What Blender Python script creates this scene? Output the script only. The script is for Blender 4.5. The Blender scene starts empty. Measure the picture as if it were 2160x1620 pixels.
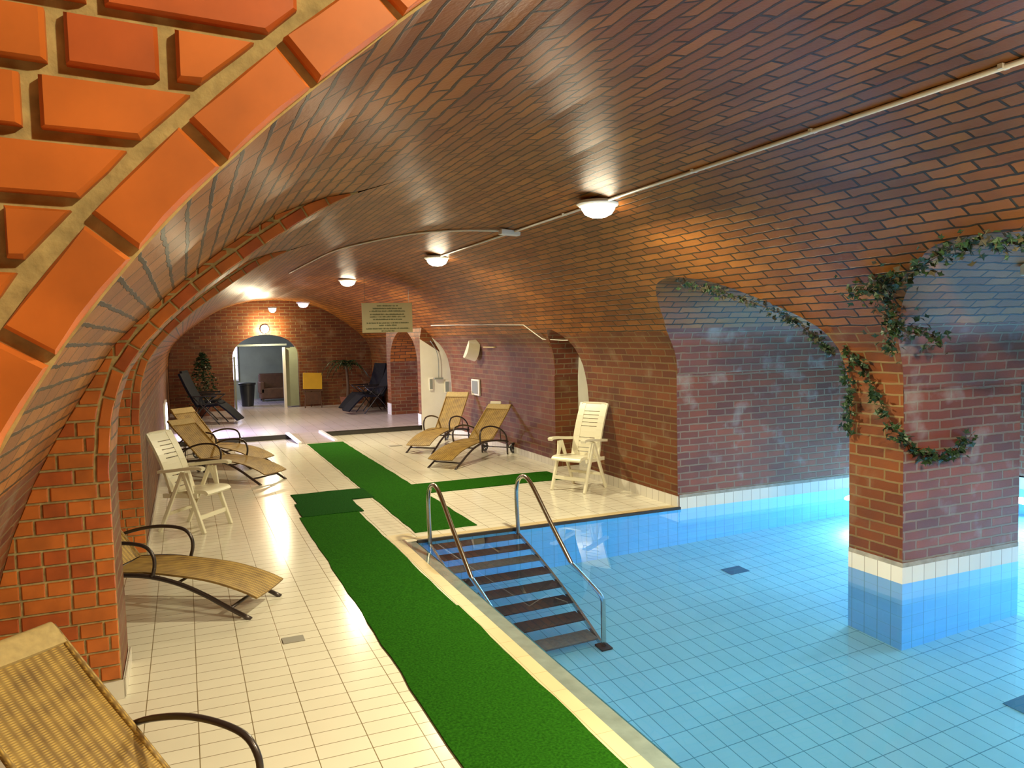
import bpy, bmesh, math, random
from mathutils import Vector, Matrix
random.seed(7)
C = bpy.context.scene.collection
S = bpy.context.scene
PI = math.pi

# ------------------------------------------------------------------ camera
YAW, PITCH, ROLL, CAMH = 0.39916, -0.06277, -0.02243, 1.9154
cam = bpy.data.cameras.new('camera'); camo = bpy.data.objects.new('camera', cam); C.objects.link(camo)
cam.sensor_fit = 'HORIZONTAL'; cam.sensor_width = 36.0; cam.lens = 36.0 * 1636.62 / 2160.0
cam.clip_start = 0.02; cam.clip_end = 200
_f = Vector((math.sin(YAW) * math.cos(PITCH), math.cos(YAW) * math.cos(PITCH), math.sin(PITCH)))
_r = Vector((math.cos(YAW), -math.sin(YAW), 0)); _u = _r.cross(_f)
_c, _s = math.cos(ROLL), math.sin(ROLL)
R_, U_ = _c * _r + _s * _u, -_s * _r + _c * _u
camo.matrix_world = Matrix(((R_.x, U_.x, -_f.x, 0), (R_.y, U_.y, -_f.y, 0), (R_.z, U_.z, -_f.z, CAMH), (0, 0, 0, 1)))
S.camera = camo
# ------------------------------------------------------------------ view, world
S.view_settings.view_transform = 'Standard'
S.view_settings.look = 'None'
S.view_settings.gamma = 1.0
S.view_settings.use_curve_mapping = False
S.view_settings.exposure = 0.0
w = bpy.data.worlds.new('world'); S.world = w; w.use_nodes = True
w.node_tree.nodes['Background'].inputs[0].default_value = (0.5, 0.6, 0.9, 1)
w.node_tree.nodes['Background'].inputs[1].default_value = 0.0
S.cycles.max_bounces = 10
S.cycles.transmission_bounces = 8
S.cycles.use_denoising = True

WARM = (1.0, 0.90, 0.58)
BLUE = (0.44, 0.74, 1.0)
def light(name, typ, loc, col, energy, size=0.1, rot=None, sizey=None, spread=None):
    l = bpy.data.lights.new(name, typ); o = bpy.data.objects.new(name, l); C.objects.link(o)
    l.color = col; l.energy = energy; o.location = loc
    if typ == 'AREA':
        l.size = size
        if not sizey: l.shape = 'DISK'
        if sizey: l.shape = 'RECTANGLE'; l.size_y = sizey
        if spread: l.spread = spread
    elif typ in ('POINT', 'SPOT'): l.shadow_soft_size = size
    if rot: o.rotation_euler = rot
    return o
# daylight in the far room, plus added lights at the left wall and passage
light('added_window_light', 'AREA', (-.33, 16.2, .46), (0.66, 0.60, 1.0), 150, .55, (0, math.radians(-86), 0), 1.3, 1.9)  # light of the added low window, for the lavender band on the floor
light('passage_fill', 'AREA', (6.6, 16.9, 1.7), (0.7, 0.66, 1.0), 25, 1.0, (0, math.radians(60), 0), 1.0)  # weak fill added in the passage, no daylight source known there
light('far_room_daylight', 'AREA', (0.2, 24.2, 1.7), (0.62, 0.64, 1.0), 60, 1.2, (0, math.radians(-65), 0), 1.2)
# underwater pool lamps shine from the far pool wall
for yy in (5.9, 3.0):
    light('pool_light', 'AREA', (8.93, yy, -0.62), BLUE, 225, 0.35, (0, math.radians(90), 0))
light('pool_light', 'AREA', (7.4, 6.97, -0.55), BLUE, 70, 0.3, (math.radians(-90), 0, 0))
light('pool_light', 'AREA', (2.0, 1.3, -0.7), (0.36, 0.82, 1.0), 15, 0.4, (0, math.radians(-90), 0))  # unseen fill added on the deck side, no lamp known there

# ------------------------------------------------------------------ materials
def mat(name, col, rough=0.5, metal=0.0, spec=0.5, coat=0.0):
    m = bpy.data.materials.new(name); m.use_nodes = True
    b = m.node_tree.nodes['Principled BSDF']
    b.inputs['Base Color'].default_value = (*col, 1); b.inputs['Roughness'].default_value = rough
    b.inputs['Metallic'].default_value = metal; b.inputs['Specular IOR Level'].default_value = spec
    b.inputs['Coat Weight'].default_value = coat
    return m
def nd(m, t, **k):
    n = m.node_tree.nodes.new(t)
    for a, b in k.items(): setattr(n, a, b)
    return n
def lk(m, a, b): m.node_tree.links.new(a, b)
def noisy(name, col, rough=0.5, amt=0.25, scale=12, metal=0.0, bump=0.0, coat=0.0, col2=None):
    m = mat(name, col, rough, metal, coat=coat); b = m.node_tree.nodes['Principled BSDF']
    tc = nd(m, 'ShaderNodeTexCoord'); n = nd(m, 'ShaderNodeTexNoise'); n.inputs['Scale'].default_value = scale
    n.inputs['Detail'].default_value = 5
    lk(m, tc.outputs['Object'], n.inputs['Vector'])
    r = nd(m, 'ShaderNodeValToRGB'); lk(m, n.outputs['Fac'], r.inputs[0])
    c2 = col2 or tuple(c * (1 - amt) for c in col)
    r.color_ramp.elements[0].position = 0.3; r.color_ramp.elements[0].color = (*c2, 1)
    r.color_ramp.elements[1].position = 0.7; r.color_ramp.elements[1].color = (*(min(1, c * (1 + amt * .5)) for c in col), 1)
    lk(m, r.outputs[0], b.inputs['Base Color'])
    if bump:
        bp = nd(m, 'ShaderNodeBump'); bp.inputs['Strength'].default_value = bump; bp.inputs['Distance'].default_value = 0.01
        lk(m, n.outputs['Fac'], bp.inputs['Height']); lk(m, bp.outputs[0], b.inputs['Normal'])
    return m
def brick_mat(name, c1, c2, mortar, rough, bw=0.27, bh=0.083, ms=0.012, offset=0.5, bump=0.5, shift=(0, 0), dist=0.006,
              coat=0.0, var=0.35, spec=0.5, stain=None, wob=0.004):
    m = mat(name, c1, rough, spec=spec, coat=coat); b = m.node_tree.nodes['Principled BSDF']
    if coat: b.inputs['Coat Roughness'].default_value = 0.28
    uv = nd(m, 'ShaderNodeUVMap'); uv.uv_map = 'UVMap'
    mp = nd(m, 'ShaderNodeMapping'); mp.inputs['Location'].default_value = (-shift[0], -shift[1], 0)
    lk(m, uv.outputs[0], mp.inputs[0])
    vec = mp.outputs[0]
    if wob:
        nz = nd(m, 'ShaderNodeTexNoise'); nz.inputs['Scale'].default_value = 9; lk(m, mp.outputs[0], nz.inputs['Vector'])
        sb = nd(m, 'ShaderNodeVectorMath', operation='SUBTRACT'); lk(m, nz.outputs['Color'], sb.inputs[0]); sb.inputs[1].default_value = (.5, .5, .5)
        sc = nd(m, 'ShaderNodeVectorMath', operation='SCALE'); lk(m, sb.outputs[0], sc.inputs[0]); sc.inputs['Scale'].default_value = wob * 4
        ad = nd(m, 'ShaderNodeVectorMath', operation='ADD'); lk(m, mp.outputs[0], ad.inputs[0]); lk(m, sc.outputs[0], ad.inputs[1]); vec = ad.outputs[0]
    t = nd(m, 'ShaderNodeTexBrick'); t.offset = offset; t.squash = 1.0
    t.inputs['Color1'].default_value = (*c1, 1); t.inputs['Color2'].default_value = (*c2, 1); t.inputs['Mortar'].default_value = (*mortar, 1)
    t.inputs['Scale'].default_value = 1.0; t.inputs['Mortar Size'].default_value = ms; t.inputs['Mortar Smooth'].default_value = 0.25
    t.inputs['Bias'].default_value = 0; t.inputs['Brick Width'].default_value = bw; t.inputs['Row Height'].default_value = bh
    lk(m, vec, t.inputs['Vector'])
    n2 = nd(m, 'ShaderNodeTexNoise'); n2.inputs['Scale'].default_value = 2.2; n2.inputs['Detail'].default_value = 6; lk(m, mp.outputs[0], n2.inputs['Vector'])
    mx = nd(m, 'ShaderNodeMixRGB', blend_type='MULTIPLY'); mx.inputs[0].default_value = 1.0
    rp = nd(m, 'ShaderNodeValToRGB'); rp.color_ramp.elements[0].position = .3; rp.color_ramp.elements[1].position = .7
    rp.color_ramp.elements[0].color = (1 - var, 1 - var, 1 - var, 1); rp.color_ramp.elements[1].color = (1, 1, 1, 1)
    lk(m, n2.outputs['Fac'], rp.inputs[0]); lk(m, t.outputs['Color'], mx.inputs[1]); lk(m, rp.outputs[0], mx.inputs[2])
    out = mx.outputs[0]
    if stain:
        n3 = nd(m, 'ShaderNodeTexNoise'); n3.inputs['Scale'].default_value = 3.1; n3.inputs['Detail'].default_value = 7; lk(m, mp.outputs[0], n3.inputs['Vector'])
        r3 = nd(m, 'ShaderNodeValToRGB'); r3.color_ramp.elements[0].position = .56; r3.color_ramp.elements[1].position = .74
        r3.color_ramp.elements[0].color = (0, 0, 0, 1); r3.color_ramp.elements[1].color = (.55, .55, .55, 1)
        lk(m, n3.outputs['Fac'], r3.inputs[0])
        m3 = nd(m, 'ShaderNodeMixRGB'); lk(m, r3.outputs[0], m3.inputs[0]); lk(m, out, m3.inputs[1]); m3.inputs[2].default_value = (*stain, 1); out = m3.outputs[0]
    lk(m, out, b.inputs['Base Color'])
    n4 = nd(m, 'ShaderNodeTexNoise'); n4.inputs['Scale'].default_value = 60; n4.inputs['Detail'].default_value = 3; lk(m, mp.outputs[0], n4.inputs['Vector'])
    inv = nd(m, 'ShaderNodeMath', operation='MULTIPLY_ADD'); lk(m, t.outputs['Fac'], inv.inputs[0]); inv.inputs[1].default_value = -1; 
    mu = nd(m, 'ShaderNodeMath', operation='MULTIPLY'); lk(m, n4.outputs['Fac'], mu.inputs[0]); mu.inputs[1].default_value = 0.35 if wob else 0.0
    lk(m, mu.outputs[0], inv.inputs[2])
    bp = nd(m, 'ShaderNodeBump'); bp.inputs['Strength'].default_value = bump; bp.inputs['Distance'].default_value = dist
    lk(m, inv.outputs[0], bp.inputs['Height']); lk(m, bp.outputs[0], b.inputs['Normal'])
    return m
TS = (-0.2647, 4.6413)
M = {}
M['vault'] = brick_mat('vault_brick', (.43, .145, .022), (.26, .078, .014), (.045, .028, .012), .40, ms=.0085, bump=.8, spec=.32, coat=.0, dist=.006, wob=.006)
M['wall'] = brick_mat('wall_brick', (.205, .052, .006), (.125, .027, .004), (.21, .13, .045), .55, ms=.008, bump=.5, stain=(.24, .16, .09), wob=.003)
M['pier'] = brick_mat('pier_brick', (.26, .055, .014), (.14, .028, .010), (.24, .16, .09), .6, bw=.24, bh=.075, ms=.009, bump=.6, stain=(.40, .36, .32), wob=.004)
M['brick'] = noisy('relief_brick', (.56, .145, .020), .5, .32, 5.5, bump=.12, coat=.08)
M['brick2'] = noisy('relief_brick_dark', (.44, .090, .015), .5, .35, 7, bump=.12, coat=.08)
M['mortar'] = noisy('mortar', (.44, .34, .15), .85, .35, 30, bump=.5)
M['tile'] = brick_mat('deck_tile', (.80, .75, .62), (.77, .72, .59), (.25, .19, .10), .16, bw=.25, bh=.125, ms=.0028, offset=0, bump=.25, shift=TS, dist=.001, var=.07, wob=0)
M['tile_far'] = brick_mat('far_tile', (.47, .41, .42), (.44, .38, .39), (.22, .19, .18), .25, bw=.25, bh=.25, ms=.0028, offset=0, bump=.15, shift=TS, dist=.001, var=.07, wob=0)
M['pool_tile'] = brick_mat('pool_tile', (.24, .56, .65), (.22, .53, .62), (.05, .22, .30), .3, bw=.125, bh=.25, ms=.0036, offset=0, bump=.1, shift=(2.0, .05), dist=.001, var=.08, wob=0)
M['pool_wall'] = brick_mat('pool_wall_tile', (.13, .46, .74), (.12, .43, .71), (.08, .30, .42), .3, bw=.125, bh=.25, ms=.0036, offset=0, bump=.1, shift=(0, -.01), dist=.001, var=.06, wob=0)
M['white_tile'] = brick_mat('white_tile', (.74, .70, .62), (.70, .66, .58), (.32, .28, .22), .2, bw=.125, bh=.25, ms=.003, offset=0, bump=.1, shift=(0, -.12), dist=.001, var=.05, wob=0)
M['cement'] = noisy('cement', (.34, .31, .26), .85, .3, 14, bump=.3)
M['coping'] = brick_mat('coping_stone', (.62, .49, .28), (.58, .46, .26), (.30, .22, .10), .35, bw=.5, bh=.245, ms=.002, offset=0, bump=.15, shift=TS, dist=.001, var=.12, wob=0)
M['lip'] = noisy('wet_gutter_lip', (.22, .28, .27), .08, .2, 9, coat=1.0)
M['dark_lip'] = mat('gutter_edge_riser_shade', (.03, .025, .02), .4)  # real dark gutter edge; on the step riser it paints shade
M['white_wall'] = noisy('white_plaster', (.72, .70, .62), .7, .08, 3)
M['plaster'] = noisy('grey_plaster', (.30, .33, .22), .8, .12, 3)
M['conduit'] = mat('white_conduit', (.80, .76, .66), .4)
M['chrome'] = mat('stainless_steel', (.62, .58, .52), .22, 1.0)
M['alu'] = mat('bright_aluminium', (.85, .85, .9), .45, .6)
M['rubber'] = noisy('black_tread', (.016, .013, .013), .55, .3, 30)
M['grey_tread'] = noisy('worn_grey_tread', (.10, .10, .09), .55, .3, 30)
M['frame'] = mat('bronze_tube', (.060, .045, .042), .32, .5, coat=.4)
M['plastic'] = mat('cream_white_plastic', (.78, .73, .56), .32, coat=.15)
M['band'] = noisy('beige_band', (.52, .38, .16), .7, .15, 40)
M['leaf'] = noisy('ivy_leaf', (.015, .036, .008), .5, .6, 6, col2=(.012, .035, .012))
M['leaf_brown'] = noisy('brown_ivy_leaf', (.050, .030, .012), .6, .6, 6, col2=(.022, .03, .012))
M['stem'] = mat('ivy_stem', (.09, .05, .025), .7)
M['yellow'] = noisy('yellow_board', (.72, .43, .015), .6, .08, 4)
M['wood'] = noisy('dark_wood', (.11, .045, .02), .55, .3, 10)
M['darkfab'] = noisy('dark_blue_fabric', (.009, .009, .014), .75, .3, 20); M['darkfab'].node_tree.nodes['Principled BSDF'].inputs['Specular IOR Level'].default_value = .08
M['black'] = mat('black_plastic', (.012, .012, .014), .35, coat=.3)
M['sign'] = noisy('pale_sign_board', (.64, .60, .36), .5, .06, 3)
M['ink'] = mat('faded_green_ink', (.20, .22, .12), .6)
M['grille'] = mat('grey_grille', (.22, .24, .22), .5)
M['terracotta'] = noisy('terracotta', (.20, .07, .035), .7, .2, 12)
M['drain'] = mat('grey_drain_tile', (.27, .25, .21), .5)
M['blue_drain'] = mat('dark_blue_drain', (.01, .10, .17), .4)

def make_carpet(name, col, dark):
    m = noisy(name, col, .95, .3, 70, bump=.6, col2=dark); m.node_tree.nodes['Principled BSDF'].inputs['Specular IOR Level'].default_value = .03
    return m
M['grass'] = make_carpet('green_turf', (.018, .098, .005), (.009, .056, .003))
M['grass2'] = make_carpet('dark_green_turf', (.012, .070, .009), (.006, .038, .005))
def wicker(name, c1, c2, su, sv, vr):
    m = mat(name, c1, .6); b = m.node_tree.nodes['Principled BSDF']
    uv = nd(m, 'ShaderNodeUVMap'); uv.uv_map = 'UVMap'
    w1 = nd(m, 'ShaderNodeTexWave', wave_type='BANDS', bands_direction='X'); w1.inputs['Scale'].default_value = su
    w2 = nd(m, 'ShaderNodeTexWave', wave_type='BANDS', bands_direction='Y'); w2.inputs['Scale'].default_value = sv
    for q in (w1, w2): lk(m, uv.outputs[0], q.inputs['Vector'])
    mul = nd(m, 'ShaderNodeMath', operation='MULTIPLY'); lk(m, w1.outputs['Fac'], mul.inputs[0]); lk(m, w2.outputs['Fac'], mul.inputs[1])
    n = nd(m, 'ShaderNodeTexNoise'); n.inputs['Scale'].default_value = vr; lk(m, uv.outputs[0], n.inputs['Vector'])
    ad = nd(m, 'ShaderNodeMath', operation='MULTIPLY_ADD'); lk(m, mul.outputs[0], ad.inputs[0]); ad.inputs[1].default_value = .9
    n2 = nd(m, 'ShaderNodeMath', operation='MULTIPLY_ADD'); lk(m, n.outputs['Fac'], n2.inputs[0]); n2.inputs[1].default_value = 1.1; n2.inputs[2].default_value = -.38
    lk(m, n2.outputs[0], ad.inputs[2])
    mx = nd(m, 'ShaderNodeMixRGB'); lk(m, ad.outputs[0], mx.inputs[0]); mx.inputs[1].default_value = (*c2, 1); mx.inputs[2].default_value = (*c1, 1)
    mx.use_clamp = True
    lk(m, mx.outputs[0], b.inputs['Base Color'])
    bp = nd(m, 'ShaderNodeBump'); bp.inputs['Strength'].default_value = .5; bp.inputs['Distance'].default_value = .002
    lk(m, mul.outputs[0], bp.inputs['Height']); lk(m, bp.outputs[0], b.inputs['Normal'])
    return m
M['wicker'] = wicker('woven_wicker', (.56, .36, .085), (.17, .095, .028), 9, 30, 9)
def emis(name, col, st):
    m = mat(name, col, .4); b = m.node_tree.nodes['Principled BSDF']
    b.inputs['Emission Color'].default_value = (*col, 1); b.inputs['Emission Strength'].default_value = st
    return m
M['glow'] = emis('lit_lamp_glass', (1.0, .86, .60), 30)
M['opal'] = emis('opal_lamp_glass', (1.0, .9, .85), 1.6)
M['daywin'] = emis('bright_window_pane', (.80, .78, 1.0), 6)
M['poolglow'] = emis('pool_lamp_glass', (.45, .75, 1.0), 3)
wm = bpy.data.materials.new('pool_water'); wm.use_nodes = True
b_ = wm.node_tree.nodes['Principled BSDF']
b_.inputs['Base Color'].default_value = (.90, .975, 1.0, 1); b_.inputs['Roughness'].default_value = 0.0
b_.inputs['IOR'].default_value = 1.33; b_.inputs['Transmission Weight'].default_value = 1.0
M['water'] = wm

# ------------------------------------------------------------------ mesh helper
class MB:
    def __init__(s): s.v = []; s.f = []; s.uv = []; s.mi = []
    def face(s, pts, uvs=None, mi=0):
        i = len(s.v); s.v += [tuple(p) for p in pts]; s.f.append(tuple(range(i, i + len(pts)))); s.uv.append(uvs); s.mi.append(mi)
    def add(s, vs, fs, mi=0, uvs=None):
        i = len(s.v); s.v += [tuple(p) for p in vs]
        for k, f in enumerate(fs): s.f.append(tuple(i + a for a in f)); s.uv.append(uvs[k] if uvs else None); s.mi.append(mi)
    def box(s, c, d, rot=None, mi=0, bev=0.0):
        x, y, z = (a / 2 for a in d)
        if bev:
            bm = bmesh.new(); bmesh.ops.create_cube(bm, size=1)
            for q in bm.verts: q.co = Vector((q.co.x * d[0], q.co.y * d[1], q.co.z * d[2]))
            bmesh.ops.bevel(bm, geom=bm.edges[:], offset=bev, segments=2, affect='EDGES', profile=.5)
            vs = [q.co.copy() for q in bm.verts]; bm.verts.index_update(); fs = [[q.index for q in f.verts] for f in bm.faces]; bm.free()
        else:
            vs = [Vector(p) for p in ((-x, -y, -z), (x, -y, -z), (x, y, -z), (-x, y, -z), (-x, -y, z), (x, -y, z), (x, y, z), (-x, y, z))]
            fs = [(0, 3, 2, 1), (4, 5, 6, 7), (0, 1, 5, 4), (1, 2, 6, 5), (2, 3, 7, 6), (3, 0, 4, 7)]
        if rot is not None: vs = [rot @ q for q in vs]
        s.add([q + Vector(c) for q in vs], fs, mi); return s
    def beam(s, a, b, wd, th, side=None, bev=0.0, mi=0):
        a, b = Vector(a), Vector(b); z = (b - a).normalized(); side = Vector(side or (0, 1, 0))
        y = (side - z * side.dot(z)).normalized(); x = y.cross(z)
        s.box((a + b) / 2, (th, wd, (b - a).length), Matrix((x, y, z)).transposed(), mi, bev); return s
    def tube(s, pts, r, n=10, smooth=0, cap=True, mi=0):
        P = [Vector(p) for p in pts]
        if smooth: P = catmull(P, smooth)
        rr = r if isinstance(r, (list, tuple)) else [r] * len(P)
        if len(rr) != len(P): rr = [rr[0] + (rr[-1] - rr[0]) * i / (len(P) - 1) for i in range(len(P))]
        t0 = (P[1] - P[0]).normalized(); up = Vector((0, 0, 1)) if abs(t0.z) < .9 else Vector((1, 0, 0))
        nx = t0.cross(up).normalized(); base = len(s.v)
        for i, p in enumerate(P):
            t = (P[min(i + 1, len(P) - 1)] - P[max(i - 1, 0)]).normalized()
            nx = (nx - t * nx.dot(t)).normalized(); ny = t.cross(nx)
            for k in range(n):
                a = 2 * PI * k / n; s.v.append(tuple(p + (nx * math.cos(a) + ny * math.sin(a)) * rr[i]))
        for i in range(len(P) - 1):
            for k in range(n):
                k2 = (k + 1) % n
                s.f.append((base + i * n + k, base + i * n + k2, base + (i + 1) * n + k2, base + (i + 1) * n + k)); s.uv.append(None); s.mi.append(mi)
        if cap:
            s.f.append(tuple(base + k for k in reversed(range(n)))); s.uv.append(None); s.mi.append(mi)
            s.f.append(tuple(base + (len(P) - 1) * n + k for k in range(n))); s.uv.append(None); s.mi.append(mi)
        return s
    def lathe(s, prof, c=(0, 0, 0), n=24, axis='z', mi=0):
        base = len(s.v); c = Vector(c)
        for r, h in prof:
            for k in range(n):
                a = 2 * PI * k / n
                p = Vector((r * math.cos(a), r * math.sin(a), h)) if axis == 'z' else Vector((r * math.cos(a), h, r * math.sin(a)))
                s.v.append(tuple(c + p))
        for i in range(len(prof) - 1):
            for k in range(n):
                k2 = (k + 1) % n; s.f.append((base + i * n + k, base + i * n + k2, base + (i + 1) * n + k2, base + (i + 1) * n + k)); s.uv.append(None); s.mi.append(mi)
        return s
    def build(s, name, m, parent=None, smooth=False, auto=None):
        me = bpy.data.meshes.new(name); me.from_pydata(s.v, [], s.f)
        ul = me.uv_layers.new(name='UVMap')
        li = 0
        for fi, p in enumerate(me.polygons):
            u = s.uv[fi]
            if u is None:
                nx, ny, nz = (abs(a) for a in p.normal)
                for k, vi in enumerate(p.vertices):
                    x, y, z = s.v[vi]
                    ul.data[p.loop_start + k].uv = (x, y) if nz >= nx and nz >= ny else ((y, z) if nx >= ny else (x, z))
            else:
                for k in range(len(p.vertices)): ul.data[p.loop_start + k].uv = u[k]
            p.material_index = s.mi[fi]; p.use_smooth = smooth
        for q in (m if isinstance(m, list) else [m]): me.materials.append(q)
        if auto is not None:
            try: me.set_sharp_from_angle(angle=math.radians(auto))
            except Exception: pass
        o = bpy.data.objects.new(name, me); C.objects.link(o)
        if parent: o.parent = parent
        return o
def catmull(P, n):
    out = []
    Q = [P[0] * 2 - P[1]] + list(P) + [P[-1] * 2 - P[-2]]
    for i in range(1, len(Q) - 2):
        for k in range(n):
            t = k / n; a, b, c, d = Q[i - 1], Q[i], Q[i + 1], Q[i + 2]
            out.append(.5 * ((2 * b) + (c - a) * t + (2 * a - 5 * b + 4 * c - d) * t * t + (3 * b - a - 3 * c + d) * t ** 3))
    out.append(Q[-2]); return out
def struct(o, label=None):
    o['kind'] = 'structure'
    if label: o['label'] = label
    return o
def tag(o, label, cat, group=None, kind=None):
    o['label'] = label; o['category'] = cat
    if group: o['group'] = group
    if kind: o['kind'] = kind
    return o
def thing(name, label, cat, loc=(0, 0, 0), rz=0.0, group=None):
    o = bpy.data.objects.new(name, None); C.objects.link(o); o.location = loc; o.rotation_euler = (0, 0, rz); o.empty_display_size = .1
    return tag(o, label, cat, group)
def copy_tree(o, parent=None):
    c = o.copy(); C.objects.link(c); c.parent = parent
    for ch in list(o.children): copy_tree(ch, c)
    return c

# ------------------------------------------------------------------ vault profiles (x, z), left floor -> right floor
ML = [(-.385, 0), (-.39, .6), (-.392, 1.25), (-.37, 1.5), (-.35, 1.6), (-.30, 1.75), (-.2, 1.9), (-.08, 2.03), (.094, 2.19), (.25, 2.31), (.454, 2.46),
      (.67, 2.605), (.835, 2.70), (.99, 2.775), (1.3, 2.88), (1.7, 2.97), (2.26, 3.01)]
MR = [(4.90 if z < 1.3 else 4.52 - x, z) for x, z in ML[-2::-1]]
MAIN = ML + MR
WL = [(-1.02, 0), (-.985, .4), (-.918, .707), (-.847, .944), (-.731, 1.23), (-.643, 1.404), (-.548, 1.57), (-.438, 1.75), (-.343, 1.905),
      (-.205, 2.047), (-.077, 2.168), (.064, 2.292), (.186, 2.397), (.357, 2.519), (.521, 2.628), (.699, 2.70), (.814, 2.742), (.99, 2.78)]
WIDE = WL + [p for p in MAIN if p[0] > 1.0]
WL2 = [(-1.35, 0), (-1.3, .7), (-1.1, 1.1), (-.8, 1.35)] + [p for p in WL if p[1] > 1.39]
WIDE2 = WL2 + [p for p in MAIN if p[0] > 1.0]
NARR = ML + [p for p in MR if p[0] < 4.5] + [(4.5, 2.13), (4.5, 0)]
HALL = [(-2.4, 0), (-2.4, 1.8), (-2.0, 2.7), (-1.0, 3.3), (.6, 3.6), (2.26, 3.65), (3.6, 3.4), (4.5, 2.8), (4.9, 1.8), (4.9, 0)]
def interp(tab, x):
    if x <= tab[0][0]: return tab[0][1]
    for (a, b), (c, d) in zip(tab, tab[1:]):
        if x <= c: return b + (d - b) * (x - a) / (c - a) if c > a else d
    return tab[-1][1]
def smooth_tab(tab, n=6):
    return [(p.x, p.y) for p in catmull([Vector((a, b, 0)) for a, b in tab], n)]
B1 = [(4.66, 1.45), (4.70, 1.75), (4.78, 1.91), (4.93, 2.03), (5.18, 2.17), (5.5, 2.32), (5.8, 2.39), (6.07, 2.41), (6.35, 2.36), (6.6, 2.22), (6.8, 2.04), (6.94, 1.86), (7.0, 1.45)]
B2 = [(1.81, 1.45), (1.87, 1.86), (2.05, 2.05), (2.3, 2.22), (2.6, 2.37), (2.9, 2.415), (3.2, 2.41), (3.42, 2.36), (3.68, 2.21), (3.88, 2.07), (4.03, 1.93), (4.11, 1.78), (4.15, 1.45)]
B4 = [(9.0, .9), (9.06, 1.25), (9.15, 1.5), (9.3, 1.78), (9.5, 1.94), (9.68, 1.98), (9.83, 1.92), (9.95, 1.75), (10.02, 1.3)]
B5 = [(14.72, .9), (14.77, 1.2), (14.9, 1.48), (15.1, 1.72), (15.35, 1.9)]
B3 = [(15.75, 1.35), (15.82, 1.6), (16.05, 1.84), (16.45, 2.02), (16.9, 2.08), (17.35, 2.02), (17.75, 1.84), (17.98, 1.6), (18.06, 1.35)]
def arc_tab(prof):
    pr = []
    s = 0; pr.append((0, prof[0]))
    for a, b in zip(prof, prof[1:]): s += math.hypot(b[0] - a[0], b[1] - a[1]); pr.append((s, b))
    return pr
def at_s(tab, s):
    for (sa, a), (sb, b) in zip(tab, tab[1:]):
        if s <= sb + 1e-9:
            t = (s - sa) / max(1e-9, sb - sa); return (a[0] + (b[0] - a[0]) * t, a[1] + (b[1] - a[1]) * t)
    return tab[-1][1]
def s_crown(tab):
    return min(tab, key=lambda q: abs(q[1][0] - 2.26))[0]
def s_right_at(tab, z):
    sc = s_crown(tab)
    for (sa, a), (sb, b) in zip(tab, tab[1:]):
        if sa >= sc - 1e-6 and a[1] >= z >= b[1]:
            t = (a[1] - z) / max(1e-9, a[1] - b[1]); return sa + (sb - sa) * t
    return tab[-1][0]
ceil = MB(); wl = MB(); wr = MB(); bay = MB(); bayw = MB()
def put(pts, uvs):
    z = sum(p[2] for p in pts) / 4; x = sum(p[0] for p in pts) / 4
    (ceil if z > (1.3 if x < 2.3 else 1.9) else (wl if x < 2.3 else wr)).face(pts, uvs)
def segment(y0, y1, prof, B=None, xend=None, floorz=0.0):
    tab = arc_tab(prof); sc = s_crown(tab); tot = tab[-1][0]; N = 72
    if B:
        Bt = [p for p in smooth_tab(B, 5) if y0 - 1e-6 <= p[0] <= y1 + 1e-6]
        ys = sorted(set([y0, y1] + [round(p[0], 5) for p in Bt]))
    else:
        n = max(1, int((y1 - y0) / .8)); ys = [y0 + (y1 - y0) * i / n for i in range(n + 1)]; Bt = None
    cols = []
    for y in ys:
        send = tot
        if B: zb = interp(Bt, y); send = s_right_at(tab, zb)
        # left half fixed resolution, right half stretched to the cut
        ss = [sc * i / N for i in range(N)] + [sc + (send - sc) * i / N for i in range(N + 1)]
        cols.append((y, ss, [at_s(tab, q) for q in ss]))
    for (ya, sa, pa), (yb, sb, pb) in zip(cols, cols[1:]):
        for i in range(len(sa) - 1):
            P = [(pa[i][0], ya, pa[i][1]), (pa[i + 1][0], ya, pa[i + 1][1]), (pb[i + 1][0], yb, pb[i + 1][1]), (pb[i][0], yb, pb[i][1])]
            put(P, [(ya, sa[i] - sc), (ya, sa[i + 1] - sc), (yb, sb[i + 1] - sc), (yb, sb[i] - sc)])
        if B:
            xa, za = pa[-1]; xb, zb = pb[-1]
            va = sum(0 for _ in ()) ; 
            la = arc_B(Bt, ya); lb = arc_B(Bt, yb)
            (bayw if ((za + zb) / 2 < 1.93 and yb < 7.1) or 8 < yb < 11 else bay).face([(xa, ya, za), (xend, ya, za), (xend, yb, zb), (xb, yb, zb)], [(xa, la), (xend, la), (xend, lb), (xb, lb)])
def arc_B(Bt, y):
    s = 0
    for a, b in zip(Bt, Bt[1:]):
        if y <= b[0] + 1e-9:
            return s + math.hypot(y - a[0], interp([a, b], y) - a[1])
        s += math.hypot(b[0] - a[0], b[1] - a[1])
    return s
XE = 9.0
segment(-3.0, 1.1, HALL)
segment(1.1, 1.81, WIDE)
segment(1.81, 4.15, WIDE, B2, XE)
segment(4.15, 4.62, WIDE)
segment(4.62, 4.66, MAIN)
segment(4.66, 5.10, MAIN, B1, XE)
segment(5.10, 7.0, WIDE2, B1, XE)
segment(7.0, 7.7, WIDE2)
segment(7.7, 9.0, MAIN)
segment(9.0, 10.02, MAIN, B4, 5.27)
segment(10.02, 14.72, MAIN)
segment(14.72, 15.35, MAIN, B5, 5.5)
segment(15.35, 15.75, NARR)
segment(15.75, 18.06, NARR, B3, 7.5)
segment(18.06, 18.4, NARR)
segment(18.4, 21.8, MAIN)
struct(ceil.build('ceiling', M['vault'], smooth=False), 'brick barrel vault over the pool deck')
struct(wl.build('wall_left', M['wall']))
struct(wr.build('wall_right', M['wall']))
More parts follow.
